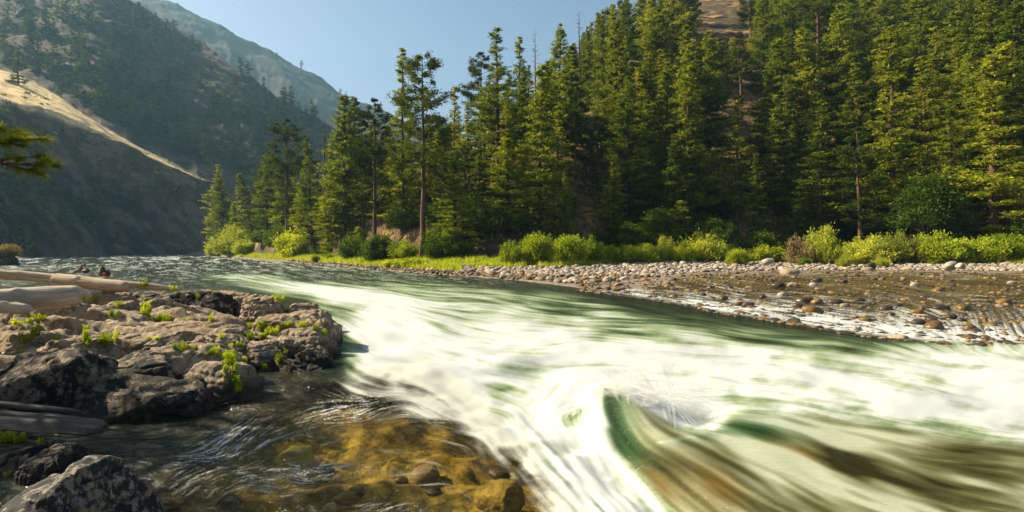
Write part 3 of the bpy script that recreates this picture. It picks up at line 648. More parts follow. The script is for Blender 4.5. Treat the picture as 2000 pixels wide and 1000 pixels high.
FIRS = [conifer(10 + i, 24, cb, rr_, 'fir', dn, .26, .10, ('fir', 'fbark')) for i, (cb, rr_, dn) in enumerate([(.06, 4.2, 1.0), (.10, 3.6, 1.0), (.04, 4.8, 1.0), (.14, 3.2, .95)])]
MIXS = [conifer(30 + i, 25, cb, rr_, 'mix', 1.0, .27, .14, ('pine', 'bark')) for i, (cb, rr_) in enumerate([(.16, 3.9), (.22, 3.5), (.12, 4.4)])]
PINES = [conifer(50 + i, 27, cb, rr_, 'pine', 1.15, .25, .14, ('pdark', 'bark'), ln) for i, (cb, rr_, ln) in enumerate([(.38, 3.4, 0), (.30, 3.6, 0), (.24, 3.3, .02)])]
FARS = [conifer(70 + i, 20, .08, rr_, st, .8, .75, .12, ('farfir', 'fbark'), 0, True) for i, (rr_, st) in enumerate([(3.6, 'fir'), (3.2, 'mix'), (4.2, 'mix')])]
SMALL = [conifer(90 + i, 9, .03, 2.2, 'fir', 1.0, .2, .05, ('fir', 'fbark')) for i in range(2)]

# trees named one by one: px of the trunk, py of the top, distance, kind, variant, width factor, label
HERO = [
 (423, 322, 205, 'mix', 0, 1.1, 'rounded light olive conifer at the far downstream tip of the forest'),
 (455, 340, 190, 'fir', 2, 1.0, 'dark conifer leaning left just inside the tip of the point'),
 (497, 335, 165, 'fir', 0, .95, 'broad leaning conifer above the round grey willow on the point'),
 (520, 300, 150, 'fir', 1, .8, 'narrow fir right of the leaning conifer on the point'),
 (562, 236, 132, 'pine', 1, 1.05, 'tall dense conifer with a rounded shaggy top, highest on the point'),
 (612, 268, 112, 'fir', 3, .85, 'narrow pointed fir with its trunk leaning at the shore'),
 (590, 330, 125, 'fir', 1, .8, 'small fir tucked between the shaggy conifer and the pointed fir'),
 (640, 345, 108, 'mix', 1, .8, 'short bushy conifer just right of the pointed shore fir'),
 (668, 182, 104, 'fir', 1, 1.1, 'tall double topped fir left of the reddish trunked pine'),
 (692, 186, 108, 'fir', 0, .9, 'second crown close behind the double topped fir'),
 (733, 197, 88, 'pine', 1, .75, 'slim pine with long bare reddish trunk near the shore'),
 (760, 300, 95, 'mix', 2, .8, 'lower conifer filling the gap left of the dark tall pine pair'),
 (788, 92, 90, 'fir', 3, .72, 'tallest slim pine with a pointed top, left of the pair'),
 (826, 102, 74, 'pine', 0, .78, 'tall pine with a clear dark trunk standing alone against the sky'),
 (857, 232, 92, 'mix', 1, .85, 'mid green conifer just right of the clear trunked pine'),
 (888, 168, 112, 'fir', 3, .8, 'narrow spire fir beside the lone pine against the sky'),
 (915, 200, 100, 'mix', 0, .8, 'olive conifer in front of the narrow spire fir'),
 (938, 105, 118, 'pine', 1, .9, 'tufted dark pine top left of the tall layered pine'),
 (973, 58, 92, 'mix', 1, .95, 'tall layered pine with a thick tufted top and pale lower trunk'),
 (1015, 70, 116, 'fir', 3, .8, 'slender dark spire just right of the tall layered pine'),
 (1062, 130, 95, 'mix', 0, 1.0, 'broad bright olive conifer in the middle of the right slope'),
 (1095, 48, 118, 'fir', 2, .9, 'high pointed dark fir against the sky above the bright olive conifer'),
 (1103, 330, 74, 'fir', 3, .55, 'thin ragged conifer with a pale bare lower trunk'),
 (1150, 60, 135, 'fir', 1, .8, 'dark fir beside the bare snag tops on the skyline'),
 (1180, 20, 128, 'mix', 2, .95, 'big dark conifer at the corner where forest meets sky'),
 (1215, 95, 98, 'mix', 1, 1.1, 'tall yellow green conifer lit from the left on the slope'),
 (1250, 130, 104, 'mix', 0, .9, 'bushy yellow green conifer right of the tall lit one'),
 (1385, 60, 108, 'fir', 2, .95, 'broad lit fir below the orange clearing'),
 (1345, 130, 90, 'mix', 2, .9, 'light olive conifer left below the orange clearing'),
 (1520, 75, 112, 'fir', 0, 1.0, 'pale pointed fir right of the dark hollow in the forest'),
 (1560, 55, 104, 'mix', 0, 1.0, 'pale dense conifer beside the dark hollow in the forest'),
 (1640, 10, 108, 'fir', 2, 1.0, 'very tall pale green fir reaching the top edge'),
 (1600, 200, 86, 'mix', 1, 1.0, 'lit grey green conifer low on the slope beside the very tall pale fir'),
 (1740, 60, 84, 'mix', 2, 1.05, 'large lit conifer with separate drooping tufts left of the small rock slide'),
 (1680, 250, 80, 'pine', 2, .95, 'conifer with pale slanting bare trunk and two bright low boughs'),
 (1790, -60, 108, 'fir', 0, 1.0, 'tall conifer whose top is cut off above the rock slide'),
 (1870, 20, 104, 'fir', 1, 1.1, 'green conifer right above the rocky opening'),
 (1945, 90, 76, 'mix', 2, 1.2, 'massive lit conifer filling the right edge'),
 (1985, -10, 90, 'fir', 2, 1.1, 'tall conifer behind the massive one at the right edge'),
 (1478, 300, 82, 'fir', 3, .7, 'slender dark fir in the shaded hollow'),
 (1322, 260, 84, 'fir', 0, .9, 'dark fir with bright low tips above the boulder bar'),
 (1440, 190, 88, 'mix', 1, .85, 'dim green conifer at the left of the shaded hollow'),
]
KIND = {'fir': FIRS, 'mix': MIXS, 'pine': PINES}; HH = {'fir': 24, 'mix': 25, 'pine': 27}
def tree_name(k): return {'fir': 'fir_tree', 'mix': 'pine_tree', 'pine': 'pine_tree'}[k]
taken = []
for i, (px, py, d, kd, vr, wf, lab) in enumerate(HERO):
    x = (px - 1000) / F * d; zb = float(bankz_at(np.array(px * 1.0), np.array(d * 1.0))) - .3
    ztop = H - (py - YH) / F * d; s_ = (ztop - zb) / HH[kd]
    o = plant_obj(tree_name(kd), KIND[kd][vr % len(KIND[kd])], (x, d, zb), s_, rng.uniform(0, 6.28), 1.22 * wf * min(1.25, max(.8, 1.0 / s_ ** .35)))
    tag(o, lab, 'tree', 'conifers on the far bank and its slope')
    if px in (455, 497): o.rotation_euler = (0, R(-13), 0)
    if px == 612: o.rotation_euler = (0, R(-4), .0)
    taken.append((x, d))
# the rest of the slope
cand = []
for k_ in range(9000):
    px = rng.uniform(440, 2100); yp = np.interp(px, BPX, BYP)
    d = yp + (rng.uniform(8 if px < 900 else 15, 40) if len(cand) < 88 else rng.uniform(20, 175))
    x = (px - 1000) / F * d
    if d < yp + 6 or d > yp + 175: continue
    if px < 860 and rng.random() < .55: continue
    if min((x - a) ** 2 + (d - b) ** 2 for a, b in taken) < (3.7 if len(cand) < 88 else 4.6 if d < 135 else 6.0) ** 2: continue
    zb = float(bankz_at(np.array(px), np.array(d)))
    sp_ = YH - (zb - H) / d * F
    if sp_ < -30: continue
    if len(cand) > 165 and (sp_ > 190 or px < 1120): continue
    # the clearings that stay open
    if 1365 < px < 1460 and d > 105 and sp_ < 90: continue
    if 1745 < px < 1850 and 98 < d < 150: continue
    if 1420 < px < 1500 and 88 < d < 118: continue
    if px < 700 and d > yp + 55: continue
    taken.append((x, d)); cand.append((px, d, x, zb))
    if len(cand) >= 228: break
zones = {}
for (px, d, x, zb) in cand:
    sky_px = np.interp(px, [400, 600, 700, 800, 900, 1000, 1100, 1170, 2000], [330, 300, 230, 250, 220, 130, 110, 20, -400])
    kd = ['fir', 'fir', 'mix', 'fir', 'pine'][rng.integers(0, 5)]
    if 1350 < px < 1462: sky_px = 72
    hmax = (H - (sky_px - YH) / F * d) - zb; ht = min(rng.uniform(21, 34) if d > np.interp(px, BPX, BYP) + 34 else rng.uniform(9, 25), hmax)
    if ht < 6: ht = 6
    row = 'at the foot of' if zb < 9 else ('partway up' if zb < 32 else 'high on')
    part = 'the wooded point' if px < 800 else ('the middle forest' if px < 1150 else 'the middle slope' if px < 1450 else 'the right slope' if px < 1750 else 'the outer slope')
    zones.setdefault((row, part), []).append((px, d, x, zb, kd, ht))
LOOK = {'fir': 'pointed green fir', 'mix': 'bushy olive pine', 'pine': 'open tufted pine'}
for (row, part), L_ in zones.items():
    L_.sort()
    for i, (px, d, x, zb, kd, ht) in enumerate(L_):
        vr = int(rng.integers(0, 4)) % len(KIND[kd]); 
        o = plant_obj(tree_name(kd), KIND[kd][vr], (x, d, zb - .4), ht / HH[kd], rng.uniform(0, 6.28), rng.uniform(1.0, 1.4) * (1.0 if ht > 14 else 1.2))
        tag(o, '%s %s %s, %s filler tree from its left end' % (LOOK[kd], row, part, ordw(i)), 'tree', 'conifers on the far bank and its slope')
        o['label'] = '%s, %s from the left %s %s' % (LOOK[kd], ordw(i), row, part)
# bare snags
for px, py, d, lab in [(1046, 55, 112, 'bare grey snag with fine twigs against the sky beside the dark fir'), (1133, 20, 132, 'thin brown dead tree on the skyline below the top edge'), (634, 230, 118, 'brown dead conifer between the shore fir and the double topped fir')]:
    zb = float(bankz_at(np.array(px * 1.0), np.array(d * 1.0))) - .3; ztop = H - (py - YH) / F * d
    o = empty('dead_tree', ((px - 1000) / F * d, d, zb)); put('trunk', snag(px, ztop - zb, 'gbark' if px == 1046 else 'bark'), o); tag(o, lab, 'dead tree')

# left mountain trees
def mt_at(px, t):
    y, z = mtn(np.array([px * 1.0]), np.array([t])); z = mtn_n(np.array([px * 1.0]), np.array([t]), y, z); return float(y[0]), float(z[0])
def mt_pix(px, py):          # find t where the slope is seen at px,py
    ts = np.linspace(.02, 3.0, 400); pp = np.full(400, px * 1.0); y, z = mtn(pp, ts); z = mtn_n(pp, ts, y, z)
    e = np.abs(YH - (z - H) / y * F - py); i = int(np.argmax(e < e.min() + .8)); return ts[i], float(y[i]), float(z[i])
MT = [(35, 165, 70), (105, 140, 60), (150, 120, 50), (212, 130, 52), (150, 190, 62), (173, 165, 50), (185, 195, 60), (190, 225, 60), (245, 240, 66), (265, 250, 70), (296, 265, 78), (320, 265, 60), (300, 180, 40), (345, 230, 40), (360, 230, 36), (350, 295, 60), (380, 295, 66), (400, 320, 62), (365, 280, 50), (285, 55, 36), (262, 60, 50), (275, 52, 42), (255, 50, 48), (305, 60, 38), (325, 60, 28), (340, 62, 26), (376, 85, 20), (470, 155, 44), (485, 160, 42), (497, 172, 24), (515, 178, 30), (555, 200, 34), (567, 205, 38), (90, 75, 60), (60, 70, 50), (15, 50, 60), (130, 40, 60), (180, 60, 56), (70, 220 - 80, 46), (230, 12, 40), (240, 40, 30),
      (440, 330, 60), (455, 322, 46), (470, 330, 50), (485, 335, 48), (500, 338, 56), (430, 310, 30), (395, 255, 40), (450, 265, 30), (420, 230, 36), (330, 190, 36), (240, 140, 44), (270, 120, 40), (120, 165, 40), (200, 100, 40), (60, 120, 50), (455, 250, 34), (505, 250, 30), (350, 140, 36), (300, 100, 30), (580, 240, 26), (610, 250, 24),
      (150, 300, 50), (195, 370, 60), (235, 395, 50), (190, 400, 60), (305, 380, 60), (318, 385, 50), (70, 420, 60), (120, 440, 50), (270, 400, 44), (350, 395, 36), (40, 400, 60), (100, 390, 50), (160, 420, 54), (385, 395, 44), (20, 330, 60)]
for k_ in range(130):
    px = rng.uniform(-20, 640); lo = np.interp(px, [0, 400, 620], [120, 335, 300]); hi = np.interp(px, [0, 260, 430, 620], [-20, 20, 130, 225])
    if lo - hi < 12: continue
    MT.append((px, rng.uniform(hi + 10, lo), rng.uniform(22, 52)))
MT = sorted(MT); gcount = {}
for (px, py, hp) in MT:
    t_, y, z = mt_pix(px, py); ht = hp * y / F
    if t_ > 2.97: zone = 'on the left mountain crest'
    elif t_ > 1.9: zone = 'above the sunlit grass bench' if px < 410 else 'on the hazy slope beyond the point'
    elif t_ > .95: zone = 'on the sunlit grass bench'
    else: zone = 'on the dark slope below the bench'
    size = 'tall' if hp > 55 else ('small' if hp < 36 else 'middling')
    i = gcount.get((zone, size), 0); gcount[(zone, size)] = i + 1
    ms = FARS[int(rng.integers(0, 3))]
    o = plant_obj('fir_tree' if ms is FARS[0] else 'pine_tree', ms, ((px - 1000) / F * y, y, z - .8), ht / 20, rng.uniform(0, 6.28), rng.uniform(1.25, 1.75))
    tag(o, '%s conifer, %s such from the left %s' % (size, ordw(i), zone), 'tree', 'conifers on the left mountain')
# trees standing up on the far ridge line
for i, (px, py, hp, lab) in enumerate([(346, 14, 12, 'tiny tree on the far ridge near the top edge'), (508, 96, 9, 'tiny round tree on the upper far ridge line'), (589, 127, 13, 'lone rounded tree standing up from the far ridge line'), (530, 104, 9, 'first of the tiny trees in a row on the far ridge'), (541, 108, 9, 'second of the tiny trees in a row on the far ridge'), (665, 178, 10, 'tiny tree low on the far ridge, left of the pine tops'), (676, 184, 9, 'lowest tiny tree on the far ridge')]):
    y = 1395; z = (YH - py) / F * y + H - 14
    tag(plant_obj('fir_tree', FARS[i % 3], ((px - 1000) / F * y, y, z), (hp * y / F + 10) / 20, i * 1.3, 1.5), lab, 'tree', 'tiny trees on the far ridge')
# low scrub over the mountain: nobody could count it
SCn = 5200; px = rng.uniform(-60, 700, SCn); t_ = np.where(rng.random(SCn) < .28, rng.uniform(.02, 1.9, SCn), rng.uniform(1.9, 3.0, SCn)) 
y, z = mtn(px, t_); z = mtn_n(px, t_, y, z); cl = fbm(px * .02, t_ * 4, o=3, seed=8) + rng.normal(0, .05, SCn); ok = (cl > .5) & ~((t_ > .95) & (t_ < 2.05) & (rng.random(SCn) > .1))
cen = np.stack([(px - 1000) / F * y, y, z], -1)[ok]; k_ = 14; r_ = rng.uniform(.5, 1.7, len(cen))[:, None]
cc = (cen[:, None, :] + rng.normal(size=(len(cen), k_, 3)) * np.array([.8, .8, .5]) * r_[:, None, :] + np.array([0, 0, .4])).reshape(-1, 3)
v, f = soup(cc, np.zeros_like(cc), 1.1, .4, rng)
tag(mk('scrub', v, f, M['farfir']), 'dark scrub scattered over the left mountain', 'scrub', None, 'stuff')

# ------------------------------------------------------------------ bushes
WIL = [shrub(200 + i, 1.7, 2.2, 'willow', .20, 9000, 1.0, 34) for i in range(3)]
WIY = [shrub(210 + i, 1.9, 2.0, 'willow2', .17, 9000, 1.2, 40) for i in range(2)]
BSH = [shrub(220 + i, 2.4, 3.0, 'bush', .24, 8000, .6, 30, 'fbark', .4) for i in range(3)]
DRY = [shrub(230, 1.5, 1.6, 'dryleaf', .15, 4000, 1.2, 36)]
# px, base py, distance, width px, height px, kind, label
SH = [(998, 520, 61, 46, 40, WIL, 0, 'small bright green willow at the left end of the willow row'), (1048, 518, 62, 74, 56, WIL, 1, 'roundest bright green willow, second in the willow row'), (1105, 516, 64, 66, 54, WIL, 2, 'bright green willow third in the willow row'), (1155, 514, 66, 50, 48, WIL, 0, 'bright green willow with upright tips, fourth in the willow row'),
      (1205, 512, 68, 70, 34, WIL, 1, 'low spreading green willow in the middle of the bar'), (1250, 511, 69, 66, 38, WIL, 2, 'low green willow just left of the yellow bush'), (1298, 510, 70, 44, 42, WIY, 0, 'small golden yellow bush between two green willows'), (1335, 511, 69, 56, 34, WIL, 0, 'green willow between the yellow bush and the broad yellow green one'), (1375, 509, 71, 90, 50, WIY, 1, 'broad yellow green dome shaped bush at the bar'),
      (1440, 517, 63, 46, 30, WIL, 1, 'greyish small willow out on the cobbles'), (1415, 509, 72, 50, 32, WIL, 2, 'green willow beside the yellow green dome bush'), (1490, 510, 70, 80, 30, WIL, 0, 'low grassy willow clump under the dark forest'),
      (1560, 510, 66, 56, 48, DRY, 0, 'brown half dry shrub left of the pale tall willow'), (1608, 511, 66, 76, 60, WIY, 0, 'tall pale willow with upright silvery tips'), (1660, 512, 64, 60, 38, WIY, 1, 'pale willow low beside the tall silvery one'), (1700, 511, 65, 80, 46, WIY, 0, 'pale yellow green willow midway along the right bar'), (1745, 511, 66, 80, 52, WIY, 1, 'pale willow with sharp tips right of the middle of the bar'), (1790, 512, 65, 70, 44, DRY, 0, 'dull brownish willow among the pale ones'), (1835, 512, 64, 90, 54, WIL, 0, 'rich green willow right of the dull brownish one'), (1880, 513, 63, 50, 34, WIL, 2, 'small green willow in a dip of the right row'), (1925, 513, 63, 90, 48, WIL, 1, 'wide rich green willow near the right edge'), (1975, 513, 62, 90, 56, WIL, 2, 'tall rich green willow at the right edge'), (2040, 513, 62, 80, 52, WIL, 0, 'willow just beyond the right edge'),
      (1650, 518, 60, 30, 20, WIY, 0, 'small pale willow seedling on the cobbles'), (1720, 518, 60, 34, 18, WIY, 1, 'low pale seedling bush by the cobbles'), (1570, 516, 62, 26, 16, WIL, 1, 'tiny green seedling bush on the cobbles'),
      (459, 500, 175, 90, 46, WIY, 0, 'round grey green willow at the tip of the point'), (425, 498, 200, 40, 24, WIL, 0, 'low green bush at the very end of the point'), (575, 500, 118, 70, 48, WIL, 1, 'leafy bright bush on the shore below the pointed fir'), (515, 500, 150, 50, 24, BSH, 0, 'dark bush between the two shore willows'), (545, 500, 138, 70, 40, BSH, 0, 'dark bush on the bare bank left of the leaning shore fir'), (487, 500, 158, 56, 30, WIL, 2, 'light green bush just right of the round grey willow'), (617, 510, 95, 16, 14, WIL, 0, 'tiny bright tuft bush on the grassy shore'), (645, 509, 96, 18, 12, WIL, 1, 'second tiny tuft bush on the grassy shore'), (690, 506, 90, 60, 40, BSH, 2, 'dim bush behind the grassy shore'), (740, 512, 78, 70, 48, BSH, 1, 'dark leafy bush at the foot of the reddish pine'), (790, 511, 76, 60, 34, WIL, 0, 'bright bush at the foot of the lone pine'), (860, 512, 76, 80, 56, BSH, 0, 'leafy green bush right of the lone pine foot'), (905, 510, 78, 70, 62, BSH, 1, 'mid green bush left of the large shaded shrub'), (955, 510, 77, 90, 60, BSH, 2, 'large shaded shrub left of the willow row'), (800, 520, 66, 60, 16, WIL, 2, 'low bright tuft at the top of the cobbles'), (770, 518, 68, 50, 14, WIL, 1, 'low bright tuft left of the cobble crest')]
for (px, py, d, wp_, hp, ms, vr, lab) in SH:
    x = (px - 1000) / F * d; zb = H - (py - YH) / F * d; zb = min(zb, float(bankz_at(np.array(px * 1.), np.array(d * 1.)))) if px < 2100 else zb
    zb = float(bankz_at(np.array(px * 1.), np.array(d * 1.))) - .05
    base = {id(WIL): (3.6, 2.2), id(WIY): (4.0, 2.0), id(BSH): (5.0, 3.0), id(DRY): (3.2, 1.6)}[id(ms)]
    sx_ = wp_ * d / F / base[0]; sz_ = 1.05 * hp * d / F / base[1]
    o = plant_obj('willow_bush' if ms in (WIL, WIY) else 'shrub', ms[vr % len(ms)], (x, d, zb), 1, rng.uniform(0, 6.28)); o.scale = (sx_, sx_, sz_)
    tag(o, lab, 'bush', 'bushes along the far shore')
# undergrowth bushes at the foot of the slope
ub = []
for k_ in range(900):
    px = rng.uniform(560, 2080); yp = np.interp(px, BPX, BYP); d = yp + rng.uniform(5, 26); x = (px - 1000) / F * d
    if ub and min((x - a[0]) ** 2 + (d - a[1]) ** 2 for a in ub) < 3.6 ** 2: continue
    ub.append((x, d, px))
    if len(ub) >= 56: break
ub.sort(key=lambda a: a[2])
for i, (x, d, px) in enumerate(ub):
    zb = float(bankz_at(np.array(px), np.array(d))) - .1; s_ = rng.uniform(.6, 1.25)
    o = plant_obj('shrub', BSH[i % 3], (x, d, zb), s_, rng.uniform(0, 6.28), rng.uniform(.9, 1.2))
    half = 'left' if i < 28 else 'right'
    tag(o, 'shaded understorey bush %s from the left in the %s half of the forest foot' % (ordw(i if i < 28 else i - 28), half), 'bush', 'understorey bushes at the forest foot')
# small young firs and the shaded broadleaf tree
for (px, py, d, hp, lab) in [(1190, 420, 84, 90, 'young fir in the shade right of the ragged conifer'), (1290, 440, 80, 84, 'young fir over the green bushes'), (1330, 400, 82, 110, 'young fir with sunlit left tips above the bushes'), (1560, 430, 84, 100, 'dim young fir in the shaded hollow'), (1010, 420, 82, 80, 'young fir behind the large shaded shrub'), (640, 420, 100, 70, 'young fir on the grassy orange bank'), (700, 440, 92, 60, 'small fir left of the slim reddish pine')]:
    zb = float(bankz_at(np.array(px * 1.), np.array(d * 1.))) - .1
    tag(plant_obj('fir_tree', SMALL[px % 2], ((px - 1000) / F * d, d, zb), hp * d / F / 9, px * 1.0), lab, 'tree', 'young firs at the forest edge')
def broadleaf(seed, Ht, Rr):
    rg = np.random.default_rng(seed); T_ = [tube([(0, 0, -.3), (.1, 0, Ht * .3), (.3, .1, Ht * .55)], [.22, .16, .1], 8)]; cen = []; dr = []
    for i in range(46):
        a = rg.uniform(0, 6.28); e = rg.uniform(-.1, 1.4); rr_ = Rr * rg.uniform(.55, 1.05)
        c0 = np.array([math.cos(a) * math.cos(e) * rr_, math.sin(a) * math.cos(e) * rr_, Ht * .45 + math.sin(e) * Ht * .5])
        T_.append(tube([(.1, 0, Ht * .3), tuple(np.array([.1, 0, Ht * .42]) * .4 + c0 * .55), tuple(c0)], [.07, .04, .01], 3))
        for j in range(4):
            cen.append(c0 + rg.normal(size=3) * .4 + rg.normal(size=(46, 3)) * np.array([.5, .5, .22])); dr.append(np.tile([math.cos(a), math.sin(a), .1], (46, 1)))
    v, f = soup(np.concatenate(cen), np.concatenate(dr), .26, .42, rg, .5); tv, tf = cat_mesh(T_)
    return mk('trunk', tv, tf, M['gbark'], smooth=True, link=False), mk('crown', v, f, M['bush'], link=False)
for (px, d, hp, wp_, lab) in [(1812, 74, 150, 120, 'round dark leafy tree with fine branches in front of the shaded conifers'), (1285, 76, 90, 80, 'light leafy small tree behind the golden bush'), (1228, 78, 66, 44, 'small leafy tree with bright leaves right of the ragged conifer'), (1400, 80, 70, 70, 'bright leaved young tree under the shaded hollow')]:
    zb = float(bankz_at(np.array(px * 1.), np.array(d * 1.))) - .1; s_ = hp * d / F / 7
    tag(plant_obj('broadleaf_tree', broadleaf(px, 7, 3.2), ((px - 1000) / F * d, d, zb), s_, 0, wp_ / hp), lab, 'tree')

# grass along the far shore and tufts of straw on the slope
def grass(name, pts, hmin, hmax, mat, label, wd=.02, lean_=.3):
    n = len(pts); a = rng.uniform(0, 6.28, n); hh = rng.uniform(hmin, hmax, n)[:, None]; d = np.stack([np.cos(a), np.sin(a), 0 * a], -1); w_ = np.stack([-np.sin(a), np.cos(a), 0 * a], -1) * wd * rng.uniform(.6, 1.4, n)[:, None]
    top = pts + d * hh * lean_ * rng.uniform(0, 1.4, n)[:, None] + np.array([0, 0, 1.0]) * hh
    v = np.stack([pts - w_, pts + w_, top], 1).reshape(-1, 3)
    return tag(mk(name, v, np.arange(3 * n).reshape(-1, 3), M[mat]), label, 'grass', None, 'stuff')
N_ = 60000; px = rng.uniform(425, 2150, N_); yp = np.interp(px, BPX, BYP); d = yp + rng.uniform(-4, 10, N_) * np.where(px < 950, .0 + 1.0, .8) + np.where(px < 900, -4, 0)
keep = vn(px * .05, d * .8, seed=4) + .3 * (px < 900) > .42; px = px[keep]; d = d[keep]
x = (px - 1000) / F * d; grass('grass', np.stack([x, d, bankz_at(px, d)], -1), .2, .7, 'willow', 'bright green grass along the top of the cobble bar', .05)
N_ = 46000; px = rng.uniform(440, 2150, N_); yp = np.interp(px, BPX, BYP); d = yp + rng.uniform(14, 110, N_)
keep = vn(px * .03, d * .3, seed=14) > .5; px = px[keep]; d = d[keep]; x = (px - 1000) / F * d
s = NT('straw'); g = s.n('ShaderNodeNewGeometry').outputs['Position']; M['straw'] = s.done(s.princ(s.ramp(s.noise(g, .7, 3), [(.4, (.30, .18, .05)), (.6, (.42, .30, .11)), (.7, (.2, .22, .05))]), .9))
grass('dry_grass', np.stack([x, d, bankz_at(px, d)], -1), .25, .7, 'straw', 'dry orange grass tufts on the forested slope', .09, .5)
# ------------------------------------------------------------------ rocks
def rock_mesh(name, seed, sx, sy, sz, mat, n=6, blocky=.55, amp=.10, strata=.0, fr=1.0, taper=0.0, facet=True):
    v, f = ico(n); v = v.copy(); rg = np.random.default_rng(seed); o_ = rg.uniform(-50, 50, 3)
    q = np.abs(v) ** 1; e = 2 / blocky if blocky < 1 else 2
    rr_ = (np.abs(v[:, 0]) ** (2 + 3 * (1 - blocky)) + np.abs(v[:, 1]) ** (2 + 3 * (1 - blocky)) + np.abs(v[:, 2]) ** (2 + 3 * (1 - blocky))) ** (-1 / (2 + 3 * (1 - blocky)))
    p_ = v * rr_[:, None]
    if facet:
        for _ in range(9):
            nn_ = rg.normal(size=3); nn_[2] = abs(nn_[2]) * .7; nn_ /= np.linalg.norm(nn_); dt = p_ @ nn_; h_ = dt.max() * rg.uniform(.62, .9)
            p_ = p_ - np.maximum(0, dt - h_)[:, None] * nn_ * .92
    s3 = np.array([sx, sy, sz]); w_ = p_ * s3; m = (sx * sy * sz) ** (1 / 3)
    a = w_ / m * 1.1 * fr + o_
    big = fbm(a[:, 0], a[:, 1], a[:, 2], 3, seed) - .5
    mid = ridg(a[:, 0] * 2.3, a[:, 1] * 2.3, a[:, 2] * 2.6, 4, seed + 5) - .6
    fin = fbm(a[:, 0] * 9, a[:, 1] * 9, a[:, 2] * 9, 5, seed + 9, .6) - .5
    crack = np.abs(fbm(a[:, 0] * 1.2, a[:, 1] * 1.2, a[:, 2] * 1.2, 2, seed + 33) - .5); crack = -np.exp(-(crack / .02) ** 2)
    crack2 = np.abs(fbm(a[:, 0] * .9 + 9, a[:, 1] * .9, a[:, 2] * 2.2, 2, seed + 44) - .5); crack = crack - np.exp(-(crack2 / .02) ** 2)
    disp = m * (amp * 3.2 * big + amp * .8 * mid + amp * .95 * fin + .075 * crack)
    if strata:
        zl = (w_[:, 2] + .25 * m * big) / (sz * strata); fz = zl - np.floor(zl); disp = disp + m * .05 * (sm(0, .35, fz) - sm(.75, 1, fz) - .6)
    nrm = v / s3; nrm /= np.linalg.norm(nrm, axis=1)[:, None]
    w_ = w_ + nrm * disp[:, None]
    if taper: w_[:, :2] *= (1 - taper * (w_[:, 2] / sz))[:, None]
    return mk(name, w_, f, mat, smooth=True, link=False)
